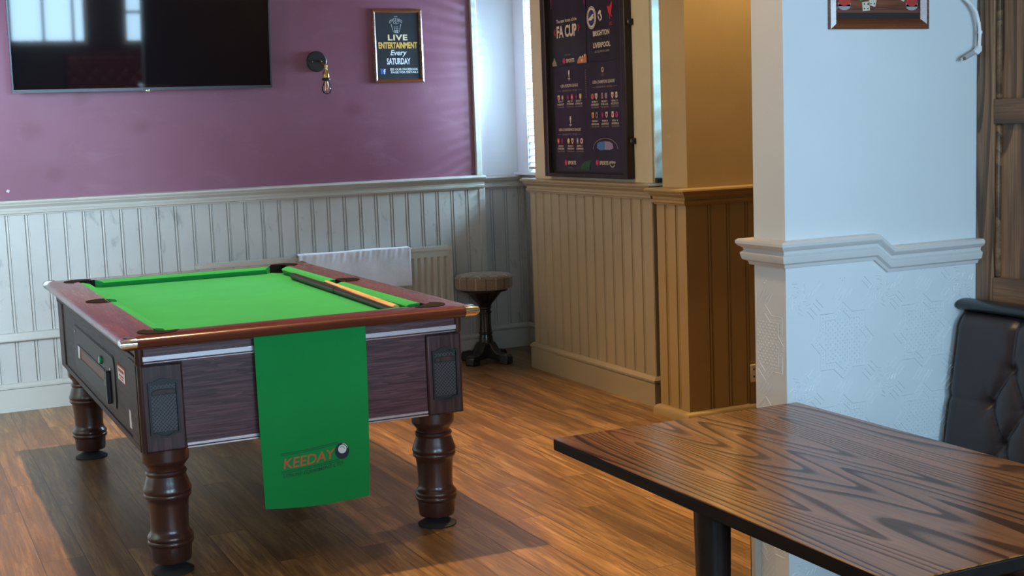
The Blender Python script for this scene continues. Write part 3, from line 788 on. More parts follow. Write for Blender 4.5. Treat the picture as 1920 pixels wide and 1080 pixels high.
# upper right: Brighton v Liverpool
p = poster('football_poster', 6.682, 6.286, 1.860, 2.455, m_p_dark, 'black poster reading BRIGHTON and LIVERPOOL, upper right in the dark case')
pel(p, 'round_crest', m_p_txt, (6.622, 2.101, .053, .063))
pring(p, 'round_crest', m_p_blue, 6.622, 2.101, .048, .058, .003, .0012)
pel(p, 'round_crest', m_p_blue, (6.622, 2.101, .036, .045), d=.0014)
ppoly(p, 'gull', m_p_txt, [[(6.655, 2.088), (6.648, 2.100), (6.630, 2.106), (6.610, 2.118), (6.592, 2.121), (6.600, 2.108), (6.590, 2.098), (6.606, 2.094), (6.620, 2.086)]], .002)
ppoly(p, 'lion_emblem', m_p_txt, [[(6.550, 2.112), (6.540, 2.128), (6.522, 2.136), (6.512, 2.128), (6.516, 2.112), (6.508, 2.108), (6.502, 2.094), (6.510, 2.080), (6.524, 2.076), (6.520, 2.086), (6.512, 2.094), (6.522, 2.104), (6.530, 2.120), (6.536, 2.112)],
      [(6.552, 2.108), (6.546, 2.092), (6.532, 2.078), (6.524, 2.074), (6.534, 2.090), (6.542, 2.104)]])
ppoly(p, 'bird_crest', m_p_red, [[(6.445, 2.142), (6.430, 2.152), (6.424, 2.140), (6.410, 2.150), (6.392, 2.172), (6.388, 2.150), (6.396, 2.128), (6.404, 2.112), (6.400, 2.098), (6.388, 2.086), (6.402, 2.090), (6.412, 2.102), (6.414, 2.078), (6.420, 2.078), (6.420, 2.104), (6.434, 2.116), (6.437, 2.134)]])
ptx(p, [('LFC', 6.426, 6.394, 2.044, 2.062)], m_p_red, .02)
ptx(p, [('BRIGHTON', 6.610, 6.427, 1.997, 2.026), ('LIVERPOOL', 6.611, 6.418, 1.932, 1.961)], m_p_txt, .03)
ptx(p, [('V', 6.524, 6.512, 1.972, 1.982), ('SAT 22 MARCH 1:30PM', 6.594, 6.432, 1.905, 1.917)], m_p_dim, .03)
mb = MB(); fv = lambda u, v, d: frP(-6.300-(v-2.13), u, d)
ppoly(p, 'side_text', m_p_dim, [[(6.306, z), (6.300, z), (6.300, z+.005), (6.306, z+.005)] for z in [2.04+.012*k for k in range(10)]])
# lower left: Europa and Conference League
p = poster('football_poster', 7.104, 6.684, 1.246, 1.850, m_p_plum, 'plum poster of European league fixtures with green arcs, lower left in the dark case')
cup(p, 6.908, 1.800, .055)
ptx(p, [('UEFA EUROPA LEAGUE', 7.014, 6.803, 1.731, 1.748)], m_p_txt, .015)
ptx(p, [('ROUND OF 16 - 1ST LEG', 6.993, 6.818, 1.707, 1.717)], m_p_dim, .02)
ppoly(p, 'rule', m_p_dim, [[(7.054, 1.711), (7.010, 1.711), (7.010, 1.713), (7.054, 1.713)], [(6.800, 1.711), (6.762, 1.711), (6.762, 1.713), (6.800, 1.713)]])
for k, (y, a, b) in enumerate([(7.020, m_p_txt, m_p_red), (6.902, m_p_magenta, m_p_pink), (6.802, m_p_blue, m_p_gold)]):
    crest(p, y+.024, 1.672, a, m_p_red, k); crest(p, y-.024, 1.672, [m_p_dim, m_p_pink, m_p_gold][k], m_p_txt, k+1)
for y, a, b, c in [(7.022, 'AJAX V', 'FRANKFURT', 'THU 6 MAR 5.45PM'), (6.905, 'AZ V', 'TOTTENHAM', 'THU 6 MAR 5.45PM'), (6.800, 'BODO V', 'OLYMPIACOS', 'THU 6 MAR 8PM')]: fixture(p, y, 1.640, a, b, c)
cup(p, 6.906, 1.535, .055)
ptx(p, [('UEFA CONFERENCE LEAGUE', 7.054, 6.787, 1.478, 1.494)], m_p_txt, .015)
ptx(p, [('ROUND OF 16 - 1ST LEG', 7.010, 6.830, 1.454, 1.464)], m_p_dim, .02)
ppoly(p, 'rule', m_p_dim, [[(7.064, 1.458), (7.026, 1.458), (7.026, 1.460), (7.064, 1.460)], [(6.816, 1.458), (6.776, 1.458), (6.776, 1.460), (6.816, 1.460)]])
for k, (y, a, b) in enumerate([(7.040, m_p_pink, m_p_magenta), (6.914, m_p_gold, m_p_txt), (6.802, m_p_dim, m_p_txt)]):
    crest(p, y+.024, 1.420, a, m_p_txt, k); crest(p, y-.024, 1.420, b, m_p_red, k+2)
for y, a, b, c in [(7.036, 'COPENHAGEN V', 'CHELSEA', 'THU 6 MAR 5.45PM'), (6.914, 'MOLDE V', 'WARSAW', 'THU 6 MAR 5.45PM'), (6.802, 'BETIS V', 'GUIMARAES', 'THU 6 MAR 8PM')]: fixture(p, y, 1.382, a, b, c)
sports(p, 6.977, 1.294)
ptx(p, [('tntsports.co.uk', 6.950, 6.890, 1.262, 1.267)], m_p_dim)
ppoly(p, 'green_corner', m_p_dgreen, [[(6.83, 1.249), (6.688, 1.249), (6.688, 1.30), (6.75, 1.295), (6.80, 1.275)]])
for r_ in (.05, .065, .08, .095, .11):
    q = [(6.74-.05+r_*.95*cos(a), 1.249+r_*.52*sin(a)) for a in [pi*.04+k*(pi*.52)/12 for k in range(13)]]
    q2 = [(y+.0025*cos(.8), z+.0022) for y, z in q][::-1]
    ppoly(p, 'green_arc', m_p_green, [q+q2], .0014)
ppoly(p, 'side_text', m_p_dim, [[(6.712, z), (6.706, z), (6.706, z+.006), (6.712, z+.006)] for z in [1.665+.0125*k for k in range(13)]])
# lower right: Champions League
p = poster('football_poster', 6.682, 6.288, 1.246, 1.852, m_p_plum, 'plum poster of cup fixtures with a lit stadium, lower right in the dark case')
pring(p, 'star_ball', m_p_txt, 6.514, 1.810, .013, .014, .004)
pel(p, 'star_ball', m_p_txt, (6.520, 1.818, .005, .005), (6.508, 1.806, .004, .005), (6.516, 1.800, .005, .003))
ptx(p, [('CHAMPIONS', 6.532, 6.494, 1.784, 1.789), ('LEAGUE', 6.528, 6.498, 1.776, 1.781)], m_p_dim)
ptx(p, [('UEFA CHAMPIONS LEAGUE', 6.628, 6.384, 1.736, 1.754)], m_p_txt, .015)
ptx(p, [('ROUND OF 16 - 1ST LEG', 6.592, 6.414, 1.712, 1.722)], m_p_dim, .02)
ppoly(p, 'rule', m_p_dim, [[(6.640, 1.716), (6.606, 1.716), (6.606, 1.718), (6.640, 1.718)], [(6.400, 1.716), (6.362, 1.716), (6.362, 1.718), (6.400, 1.718)]])
for k, (y, a, b) in enumerate([(6.614, m_p_orange, m_p_txt), (6.503, m_p_dim, m_p_mauve), (6.390, m_p_txt, m_p_txt)]):
    crest(p, y+.022, 1.667, a, m_p_red, k+1); crest(p, y-.022, 1.667, b, m_p_dim, k)
for k, (y, a, b) in enumerate([(6.614, m_p_gold, m_p_dim), (6.503, m_p_magenta, m_p_txt), (6.392, m_p_txt, m_p_pink)]):
    crest(p, y+.022, 1.562, a, m_p_red, k); crest(p, y-.022, 1.562, b, m_p_blue, k+2)
for y, a, b, c in [(6.611, 'BAYERN V', 'LEVERKUSEN', 'TUE 5 MAR 8PM'), (6.502, 'BRUGGE V', 'VILLA', 'TUE 4 MAR 8PM'), (6.388, 'REAL V', 'ATLETICO', 'TUE 4 MAR 8PM')]: fixture(p, y, 1.628, a, b, c)
for y, a, b, c in [(6.612, 'BENFICA V', 'BARCELONA', 'WED 5 MAR 8PM'), (6.500, 'PARIS V', 'LIVERPOOL', 'WED 5 MAR 8PM'), (6.388, 'PSV V', 'ARSENAL', 'TUE 4 MAR 8PM')]: fixture(p, y, 1.520, a, b, c)
arc = ell(-6.505, 1.372, .140, .062, 24, 0, pi); arc2 = ell(-6.505, 1.372, .136, .059, 24, 0, pi)[::-1]
MB().prism(arc+arc2, frP, DP-.0006, DP+.0008).build('stadium_arch', m_p_dim, p, smooth=0)
ppoly(p, 'stadium', m_p_sky, [[(6.600, 1.378), (6.594, 1.404), (6.566, 1.414), (6.510, 1.417), (6.510, 1.370), (6.560, 1.366)]])
ppoly(p, 'stadium', m_p_mauve, [[(6.510, 1.417), (6.455, 1.414), (6.424, 1.402), (6.418, 1.378), (6.455, 1.368), (6.510, 1.370)]])
sports(p, 6.601, 1.296)
ptx(p, [('prime', 6.464, 6.398, 1.288, 1.310)], m_p_txt, .03)
sm = ell(-6.431, 1.290, .026, .018, 14, pi*1.05, pi*1.95); sm2 = ell(-6.431, 1.290, .021, .013, 14, pi*1.05, pi*1.95)[::-1]
MB().prism(sm+sm2, frP, DP-.0006, DP+.0008).build('smile_mark', m_p_txt, p, smooth=0)
ppoly(p, 'side_text', m_p_dim, [[(6.308, z), (6.301, z), (6.301, z+.006), (6.308, z+.006)] for z in [1.64+.0125*k for k in range(15)]])

# ------------------------------------------------------------------ venetian blinds
def blind(name, x, y0, y1, z0, z1, label, depth=.042, tilt=6, pitch=.0445):
    t = thing(name, (x, (y0+y1)/2, z0), label, 'blind')
    z = z0+.05; a = radians(tilt)
    n = 0
    while z < z1:
        mb = MB(); c, s = cos(a)*depth/2, sin(a)*depth/2
        vs = []
        for yy in (y0, y1):
            for q in (-1, -.33, .33, 1): vs.append((x+q*c, yy, z+q*s+.003*(1-q*q)))
        for yy in (y0, y1):
            for q in (-1, -.33, .33, 1): vs.append((x+q*c, yy, z+q*s+.003*(1-q*q)-.0022))
        fs = [(i, i+1, i+5, i+4) for i in range(3)]+[(8+i, 12+i, 13+i, 9+i) for i in range(3)]+[(0, 4, 12, 8), (3, 11, 15, 7)]+[(i, 8+i, 9+i, i+1) for i in range(3)]+[(4+i, 5+i, 13+i, 12+i) for i in range(3)]
        mb.add(vs, fs).build('slat', m_blind, t, smooth=0)
        z += pitch; n += 1
    box('bottom_rail', (x-.026, y0, z0), (x+.026, y1, z0+.018), m_rad, t, bevel=.003)
    for yy in (y1-.012, y0+.012):
        MB().tube([(x-.024, yy, z0+.018), (x-.024, yy, z1)], .0018, 6).build('cord', m_cord, t)
    return t
blind('venetian_blind', 4.03, 7.46, 8.125, 1.225, 2.75, 'white slatted blind in the window recess left of the poster case')
blind('venetian_blind', 4.27, 5.70, 6.02, 1.215, 2.75, 'white slatted blind in the narrow gap right of the poster case')
# window catches standing on the sill in the narrow gap
t = thing('window_catch', (3.78, 6.0, 1.195), 'small black catch on the sill right of the poster case', 'catch')
MB().box((3.70, 5.995, 1.196), (3.735, 6.02, 1.222)).build('catch_block', m_black, t, bevel=.003)
MB().tube([(3.735, 6.01, 1.205), (3.76, 6.005, 1.219), (3.785, 6.01, 1.205)], .0045, 8).build('catch_arm', m_black, t)
MB().box((3.785, 5.995, 1.196), (3.815, 6.02, 1.220)).build('catch_block', m_black, t, bevel=.003)

# ------------------------------------------------------------------ radiator and towel
def radiator():
    x0, x1, z0, z1, yf = 1.705, 3.342, .17, .762, 7.955
    t = thing('radiator', (2.52, YB, z0), 'wide stone-coloured panel radiator below the purple wall', 'radiator')
    pr = []; x = x0+.045; pr.append((x0, 0)); P_ = .0465
    while x < x1-.05:
        pr += [(x, 0), (x+.006, .010), (x+.020, .010), (x+.027, 0)]; x += P_
    pr.append((x1, 0))
    zt, zb = z1-.075, z0+.06
    vs = []; fs = []
    rows = [(z0, 0), (zb-.015, 0), (zb, 1), (zt, 1), (zt+.015, 0), (z1-.02, 0)]
    for z, k in rows:
        for u, d in pr: vs.append((u, yf+d*k, z))
    w = len(pr)
    for r_ in range(len(rows)-1):
        for i in range(w-1): fs.append((r_*w+i, r_*w+i+1, (r_+1)*w+i+1, (r_+1)*w+i))
    MB().add(vs, fs).build('front_panel', m_rad, t, smooth=30, fix=False)
    box('side_panel', (x0-.004, yf-.004, z0), (x0+.006, 8.03, z1), m_rad, t, .003)
    box('side_panel', (x1-.006, yf-.004, z0), (x1+.004, 8.03, z1), m_rad, t, .003)
    g = MB().box((x0, yf-.003, z1-.02), (x1, yf+.008, z1+.004)).box((x0, 8.02, z1-.02), (x1, 8.03, z1+.004))
    x = x0
    while x < x1: g.box((x, yf, z1-.012), (x+.006, 8.028, z1)); x += .02
    g.build('top_grille', m_rad, t)
    box('back_panel', (x0, 8.015, z0), (x1, 8.03, z1-.02), m_rad, t)
    for xx in (1.9, 3.15): box('wall_bracket', (xx, 8.025, .3), (xx+.03, YW-.004, .6), m_rad, t)
    # pipe tails
    for xx in (x0+.03, x1-.03): MB().tube([(xx, 7.99, z0+.01), (xx, 7.99, 0)], .0075, 10).build('pipe', m_rad, t)
radiator()
def towelf():
    x0, x1 = 2.315, 3.048
    def fn(a, b):
        x = x0+(x1-x0)*a; L = .40*b           # distance along the cloth from the rear hem
        wr = (.0016*sin(a*70+sin(a*13)*2+b*9)+.0012*sin(a*133+b*21))*max(0, 1-abs(L-.17)*16)+.002*sin(a*11+b*3)
        yb, yf, zt = 8.022, 7.942, .775
        if L < .08: p = (x, yb+.002, zt-.08+L)
        elif L < .16: p = (x, yb+(yf-yb)*(L-.08)/.08, zt+.004*sin((L-.08)/.08*pi)+wr)
        else: p = (x+.006*(L-.16)*sin(a*9), yf-.004+wr-.008*sin((L-.16)*7), zt-(L-.16)+.006*sin(a*5)*(L-.16)*4)
        return p
    o = MB().grid(fn, 120, 40).build('towel', m_towel, smooth=60)
    s = o.modifiers.new('thick', 'SOLIDIFY'); s.thickness = .006; s.offset = 0
    tag(o, 'crumpled white towel draped over the radiator', 'towel')
towelf()
# boxed pipe running along the matchboard to the radiator
structure(MB().sweep([(-2.1, YW), (1.69, YW)], [(-.004, .405), (.030, .405), (.034, .412), (.030, .450), (-.004, .454)]).build('trim_24', m_trim, smooth=20))

# ------------------------------------------------------------------ pool table
def pool_table():
    X0, X1, Y0, Y1, ZT = .70, 2.005, 4.535, 6.785, .857
    t = thing('pool_table', ((X0+X1)/2, (Y0+Y1)/2, 0), 'mahogany pub pool table with bright green baize', 'pool table')
    bx0, bx1, by0, by1 = .757, 1.948, 4.592, 6.728
    c = MB().box((bx0+.012, by0+.010, .455), (bx1-.012, by1-.010, .80)); c.build('cabinet', m_lam, t)
    # rails
    RP = [(-.145, .815), (-.145, ZT), (-.028, ZT), (-.014, ZT-.003), (-.004, ZT-.010), (0, ZT-.019), (-.003, ZT-.029), (-.012, ZT-.035), (-.034, ZT-.037), (-.034, .815)]
    for a, b, s, e, m in (((X0, Y0), (X1, Y0), (-1, -1), (1, -1), m_rail_x), ((X1, Y0), (X1, Y1), (1, -1), (1, 1), m_rail),
                       ((X1, Y1), (X0, Y1), (1, 1), (-1, 1), m_rail_x), ((X0, Y1), (X0, Y0), (-1, 1), (-1, -1), m_rail)):
        MB().sweep([a, b], RP, start=s, end=e).build('rail', m, t, smooth=40)
    CP = [(-.05, ZT-.002), (-.028, ZT+.003), (-.012, ZT+.002), (-.001, ZT-.004), (.003, ZT-.012), (.003, ZT-.022), (-.003, ZT-.031), (-.012, ZT-.038), (-.036, ZT-.038), (-.036, ZT-.03), (-.05, ZT-.01)]
    for (cx, cy), d1, d2 in (((X0, Y0), (0, 1), (1, 0)), ((X1, Y0), (-1, 0), (0, 1)), ((X1, Y1), (0, -1), (-1, 0)), ((X0, Y1), (1, 0), (0, -1))):
        L = .052
        MB().sweep([(cx+d1[0]*L, cy+d1[1]*L), (cx, cy), (cx+d2[0]*L, cy+d2[1]*L)], CP).build('corner_cap', m_chrome, t, smooth=50)
    # bed and cushions
    ix0, ix1, iy0, iy1 = X0+.145, X1-.145, Y0+.145, Y1-.145
    ZB = .822
    box('bed_cloth', (ix0-.02, iy0-.02, .80), (ix1+.02, iy1+.02, ZB), m_felt, t)
    CU = [(0, ZB-.004), (0, ZT-.001), (.012, ZT), (.040, ZT-.006), (.047, ZT-.012), (.040, ZT-.024), (.030, ZB-.004)]
    def cushion(a, b, na, nb):
        A = Vector(a); B = Vector(b); d = (B-A).normalized(); inn = Vector((-d.y, d.x))
        # inward is the left side of travel, ends cut back
        pr = [(-o, z) for o, z in CU]
        MB().sweep([a, b], pr, start=tuple(-inn-d*na), end=tuple(-inn+d*nb)).build('cushion', m_felt, t, smooth=40)
    g = .075; gm = .055; ym = 5.74
    cushion((ix0+g, iy0), (ix1-g, iy0), .75, .75)
    cushion((ix1, iy0+g), (ix1, ym-gm), .75, .3)
    cushion((ix1, ym+gm), (ix1, iy1-g), .3, .75)
    cushion((ix1-g, iy1), (ix0+g, iy1), .75, .75)
    cushion((ix0, iy1-g), (ix0, ym+gm), .75, .3)
    cushion((ix0, ym-gm), (ix0, iy0+g), .3, .75)
    # pockets
    for px, py, r_, inw in ((ix0+.004, iy0+.004, .058, (1, 1)), (ix1-.004, iy0+.004, .058, (-1, 1)), (ix1-.004, iy1-.004, .058, (-1, -1)), (ix0+.004, iy1-.004, .058, (1, -1)), (ix0-.022, ym, .056, (1, 0)), (ix1+.022, ym, .056, (-1, 0))):
        a0 = math.atan2(inw[1], inw[0]); mb = MB()
        vs = []; fs = []; K = 20
        for k in range(K+1):
            a = a0+radians(75)+k*radians(210)/K
            for rr, z in ((r_, ZB-.01), (r_, ZT+.0015), (r_+.012, ZT+.0025), (r_+.016, ZT-.012)): vs.append((px+rr*cos(a), py+rr*sin(a), z))
        for k in range(K):
            for j in range(3): fs.append((k*4+j, k*4+4+j, k*4+5+j, k*4+1+j))
        fs.append(tuple(k*4+1 for k in range(K+1)))
        mb.add(vs, fs)
        gx = .078 if inw[1] else .0; th = .0035
        if inw[1]:
            cx_ = ix0 if inw[0] > 0 else ix1; cy_ = iy0 if inw[1] > 0 else iy1
            mb.box((cx_, cy_, ZB-.004), (cx_+inw[0]*.078, cy_+inw[1]*th, ZT+.001)); mb.box((cx_, cy_, ZB-.004), (cx_+inw[0]*th, cy_+inw[1]*.078, ZT+.001))
        else:
            cx_ = ix0 if inw[0] > 0 else ix1
            mb.box((cx_, ym-.056, ZB-.004), (cx_+inw[0]*th, ym+.056, ZT+.001))
        mb.lathe([(r_, ZB-.006), (r_, ZB+.0016), (0.001, ZB+.0016)], (px, py, 0), 24)
        mb.build('pocket', m_pocket, t, smooth=40)
    # near apron, far apron
    for yf, s in ((by0, -1), (by1, 1)):
        f = frame_back(yf) if s < 0 else (lambda u, v, d: (u, by1+d, v))
        R = lambda u0, u1, v0, v1: [(u0, v0), (u1, v0), (u1, v1), (u0, v1)]
        MB().prism(R(bx0+.008, bx1-.008, .788, .831), f, -.012, 0).build('apron', m_lam, t)
        MB().prism(R(bx0+.006, bx1-.006, .768, .788), f, -.012, .005).prism(R(bx0+.006, bx1-.006, .760, .766), f, -.012, .003).build('metal_strip', m_alu, t, bevel=.0025)
        MB().prism(R(.905, 1.806, .470, .762), f, -.012, -.002).build('end_panel', m_lam, t)
        MB().prism(R(.905, 1.806, .461, .472), f, -.012, .004).prism(R(.905, 1.806, .452, .459), f, -.012, .006).build('metal_strip', m_alu, t, bevel=.002)
        for u0, u1 in ((.763, .904), (1.807, 1.946)):
            cp = MB().prism(R(u0, u1, .452, .757), f, -.012, .012).build('corner_panel', m_lam_v, t, bevel=.007)
            uc = (u0+u1)/2; hw = .045
            def outline(hw, zb, zt):
                top = [(uc+hw*k, zt+ (0 if abs(k) > .72 else .013*cos(k/.72*pi/2))) for k in (1, .85, .72, .5, .25, 0, -.25, -.5, -.72, -.85, -1)]
                bot = [(uc+hw*k, zb- (0 if abs(k) > .72 else .013*cos(k/.72*pi/2))) for k in (-1, -.85, -.72, -.5, -.25, 0, .25, .5, .72, .85, 1)]
                return top+bot
            MB().ring(outline(hw+.006, .514, .697), outline(hw-.001, .522, .690), f, .008, .020).build('grille_surround', m_black, cp, smooth=60)
            MB().prism(outline(hw-.001, .521, .691), f, .008, .0125).build('grille_plate', m_black, cp)
            lt = MB(); zb, zt = .524, .688
            for sg in (1, -1):
                k = -20
                while k < 34:
                    c0 = k*.0135; pts = []
                    # line v = sg*(u-uc)*1.05 + zb + c0 clipped to the plate
                    u_a, u_b = uc-hw+.003, uc+hw-.003
                    def vv(u): return sg*(u-uc)*1.05+zb+c0
                    n_ = 24; run = []
                    for q in range(n_+1):
                        u = u_a+(u_b-u_a)*q/n_
                        if zb <= vv(u) <= zt and not (.652 < vv(u) < .672): run.append(u)
                        else:
                            if len(run) > 1: pts.append((run[0], run[-1]))
                            run = []
                    if len(run) > 1: pts.append((run[0], run[-1]))
                    for ua, ub in pts:
                        w = .0011
                        lt.prism([(ua, vv(ua)-w), (ub, vv(ub)-w), (ub, vv(ub)+w), (ua, vv(ua)+w)], f, .012, .0152 if sg > 0 else .0142)
                    k += 1
            lt.build('lattice', m_lattice, cp, smooth=0)
            MB().prism([(uc-hw+.006, .654), (uc+hw-.006, .654), (uc+hw-.006, .664)]+[(uc+hw*.8*cos(a), .664+.007*sin(a)) for a in [pi*k/8 for k in range(1, 8)]]+[(uc-hw+.006, .664)], f, .012, .0165).build('name_band', m_lam_v, cp, bevel=.001)
    # corner posts
    for px in (bx0+.008, bx1-.008):
        for py in (by0+.008, by1-.008):
            s = MB().lathe([(.013, .757), (.016, .765), (.016, .833)], (px, py, 0), 20).lathe([(.012, .452), (.012, .757)], (px, py, 0), 16)
            s.build('corner_post', m_leg, t)
    # long sides
    for xs, s in ((bx0, -1), (bx1, 1)):
        f = (lambda u, v, d, xs=xs, s=s: (xs+s*d, u, v))
        R = lambda u0, u1, v0, v1: [(u0, v0), (u1, v0), (u1, v1), (u0, v1)]
        MB().prism(R(by0+.02, by1-.02, .788, .831), f, -.012, 0).build('apron', m_lam_side, t)
        MB().prism(R(by0+.02, by1-.02, .768, .786), f, -.012, .006).build('side_strip', m_lam_side, t, bevel=.003)
        MB().prism(R(by0+.02, by1-.02, .452, .475), f, -.012, .006).build('side_strip', m_lam_side, t, bevel=.003)
        MB().prism(R(4.76, 6.56, .475, .768), f, -.012, -.001).build('side_panel', m_lam_side, t)
        for u0, u1 in ((4.61, 4.76), (6.56, 6.71)):
            MB().prism(R(u0, u1, .470, .766), f, -.012, .006).build('corner_panel', m_lam_side, t, bevel=.006)
        if s < 0:
            u0, u1, v0, v1 = 5.10, 6.19, .515, .712; rr = .03
            q = [(u1-rr+rr*cos(a), v1-rr+rr*sin(a)) for a in (0, pi/4, pi/2)]+[(u0+rr+rr*cos(a), v1-rr+rr*sin(a)) for a in (pi/2, pi*.75, pi)]+[(u0+rr+rr*cos(a), v0+rr+rr*sin(a)) for a in (pi, pi*1.25, pi*1.5)]+[(u1-rr+rr*cos(a), v0+rr+rr*sin(a)) for a in (pi*1.5, pi*1.75, 2*pi)]
            MB().prism([(u+(.004 if u > 5.6 else -.004), v+(.004 if v > .6 else -.004)) for u, v in q], f, 0, .0015).build('plate_gasket', m_black, t)
            cpn = MB().prism(q, f, .001, .004).build('coin_plate', m_plate, t)
            MB().prism(R(5.33, 6.05, .580, .632), f, .003, .0048).build('ball_window', m_slotin, cpn)
            MB().ring(R(5.32, 6.06, .574, .638), R(5.335, 6.03, .585, .626), f, .003, .0075).build('window_rim', m_plate, cpn, bevel=.002)
            MB().prism(R(6.0, 6.055, .580, .634), f, .004, .0085).build('coin_slide', m_chrome, cpn, bevel=.002)
            MB().lathe([(.017, 0), (.017, -.008), (.014, -.012), (.001, -.013)], (bx0-.004, 5.385, .667), 20, 'x').build('green_button', m_greenbtn, cpn)
            for yy, zz in ((6.12, .69), (5.17, .66)): MB().lathe([(.007, 0), (.007, -.004), (.001, -.005)], (bx0-.004, yy, zz), 12, 'x').build('lock', m_chrome, cpn)
            MB().prism(R(5.185, 5.215, .525, .650), f, .004, .022).build('handle', m_black, cpn, bevel=.004)
            MB().prism(R(5.215, 5.27, .585, .610), f, .004, .018).build('handle_lug', m_black, cpn, bevel=.003)
            st = MB().prism(R(4.87, 5.03, .645, .706), f, -.001, .0008).build('sticker', m_ink_red, t)
            MB().prism(R(4.876, 5.024, .649, .698), f, .0008, .0012).build('sticker_print', m_whiteplastic, st)
            mb = MB()
            for za, zb_, ya, yb_ in ((.680, .691, 4.892, 5.008), (.664, .670, 4.90, 4.96), (.664, .670, 4.968, 5.0), (.655, .659, 4.91, 4.99)): mb.prism(R(ya, yb_, za, zb_), f, .0012, .0016)
            mb.build('sticker_marks', m_ink_red, st, smooth=0)
            MB().prism(R(4.795, 4.835, .500, .565), f, -.001, .0008).build('sticker', m_whiteplastic, t)
            # small box hung below the cabinet
    box('ball_return_box', (1.02, 5.02, .425), (1.24, 5.35, .456), m_black, t, .004)
    # legs
    for lx, ly in ((.843, 4.676), (1.862, 4.690), (.846, 6.63), (1.862, 6.63)):
        pr = [(.060, .040), (.066, .042), (.069, .050), (.072, .100), (.078, .104), (.081, .112), (.079, .119), (.077, .121), (.080, .127), (.080, .134), (.074, .142), (.068, .150), (.066, .165), (.067, .20), (.070, .25), (.073, .268), (.080, .274), (.083, .281), (.082, .288), (.080, .290), (.084, .296), (.084, .303), (.079, .315), (.074, .332), (.067, .352), (.069, .356), (.072, .362), (.069, .369), (.063, .372), (.064, .382), (.074, .396), (.081, .404), (.082, .412), (.082, .456)]
        lg = MB().lathe(pr, (lx, ly, 0), 44).build('leg', m_leg, t, smooth=40)
        MB().lathe([(.074, 0), (.075, .006), (.068, .010), (.040, .026), (.030, .030), (.030, .042)], (lx, ly, 0), 36).build('foot', m_blackrough, lg)
    return t
pool_table()

# green cloth hanging from the near rail
def banner():
    x0, x1, zt, zb = 1.155, 1.567, .822, .200
    def surf(x, z):
        k = (zt-z)/(zt-zb)
        return 4.568-.020*k*k-.006*k*sin((x-x0)*11+.6)
    def fn(a, b):
        z = zt-(zt-zb)*b - .010*b*sin(a*pi)-.012*b*(a-.5)
        x = x0+(x1-x0)*a-.020*b*a*b
        return (x, surf(x, z), z)
    t = thing('hanging_cloth', (1.36, 4.56, .2), 'green printed cloth hanging over the near end of the pool table', 'cloth')
    MB().grid(fn, 30, 40, (0, .0025, 0)).build('cloth', m_banner, t, smooth=60)
    fr = lambda u, v, d: (u, surf(u, v)-d, v)
    cu = lambda a: .014*a*a
    kx0, kx1 = 1.230, 1.426
    text(MB(), 'KEEDAY', kx0, kx1, .339, .376, fr, .0012, shear=.15, bold=.012, space=1, warp=lambda a, b, u, v: (u, v+cu(a)-.002*b*a)).build('lettering', m_ink_red, t, smooth=0)
    text(MB(), 'LEISURE EQUIPMENT LTD', 1.226, 1.452, .306, .321, fr, .0012, shear=.2, bold=.004, warp=lambda a, b, u, v: (u, v+.018*a*a-.003*a)).build('lettering', m_ink_dark, t, smooth=0)
    for zz in (.388, .394, .325, .331):
        mb = MB(); n = 20
        up_ = [(1.222+(1.440-1.222)*k/n, zz+cu(k/n)+.0012) for k in range(n+1)]; dn = [(u, v-.0018) for u, v in up_][::-1]
        vs = [fr(u, v, .0010) for u, v in up_+dn]; k2 = len(up_)
        mb.add(vs, [(i, i+1, 2*k2-2-i, 2*k2-1-i) for i in range(n)]).build('printed_line', m_ink_dark, t, smooth=0)
    MB().prism(ell(1.452, .373, .027, .030, 28), fr, .0005, .0016).build('printed_ball', m_ink_black, t, smooth=0)
    MB().prism(ell(1.453, .380, .016, .016, 24), fr, .0005, .0022).build('printed_ball', m_ink_white, t, smooth=0)
    arc = ell(1.453, .380, .021, .021, 10, .1, 1.5)+ell(1.453, .380, .0185, .0185, 10, .1, 1.5)[::-1]
    MB().prism(arc, fr, .0005, .0022).build('printed_ball', m_ink_white, t, smooth=0)
    arc = ell(1.451, .379, .011, .011, 10, .1, 2.2)+ell(1.451, .379, .0095, .0095, 10, .1, 2.2)[::-1]
    MB().prism(arc, fr, .0005, .0028).build('printed_ball', m_ink_dark, t, smooth=0)
banner()

# cues lying along the right hand cushion
m_cuedark = M('black cue butt', (.018, .016, .017), .4)
m_ash = wood('pale ash', (.55, .36, .14), (.76, .54, .24), (.82, .60, .30), 'y', 5, 30, 1, .3, coat=.4)
t = thing('pool_cue', (1.80, 5.6, .822), 'black cue butt lying on the baize along the right cushion', 'cue')
MB().tube([(1.800, 6.26, .838), (1.795, 6.255, .838), (1.778, 5.55, .837)], [.006, .0165, .0155], 16).build('butt', m_cuedark, t)
MB().tube([(1.778, 5.55, .837), (1.758, 4.80, .834)], [.0135, .0115], 14).build('shaft', m_cuedark, t)
t = thing('pool_cue', (1.80, 5.3, .822), 'pale wood cue with its tip resting on the black cue butt', 'cue')
MB().tube([(1.811, 5.80, .8505), (1.811, 5.785, .851), (1.792, 5.0, .837), (1.790, 4.84, .8345)], [.006, .0075, .0140, .0145], 16).build('shaft', m_ash, t)
MB().tube([(1.8112, 5.808, .8503), (1.811, 5.80, .8505)], [.0045, .0056], 12).build('tip', m_socket, t)

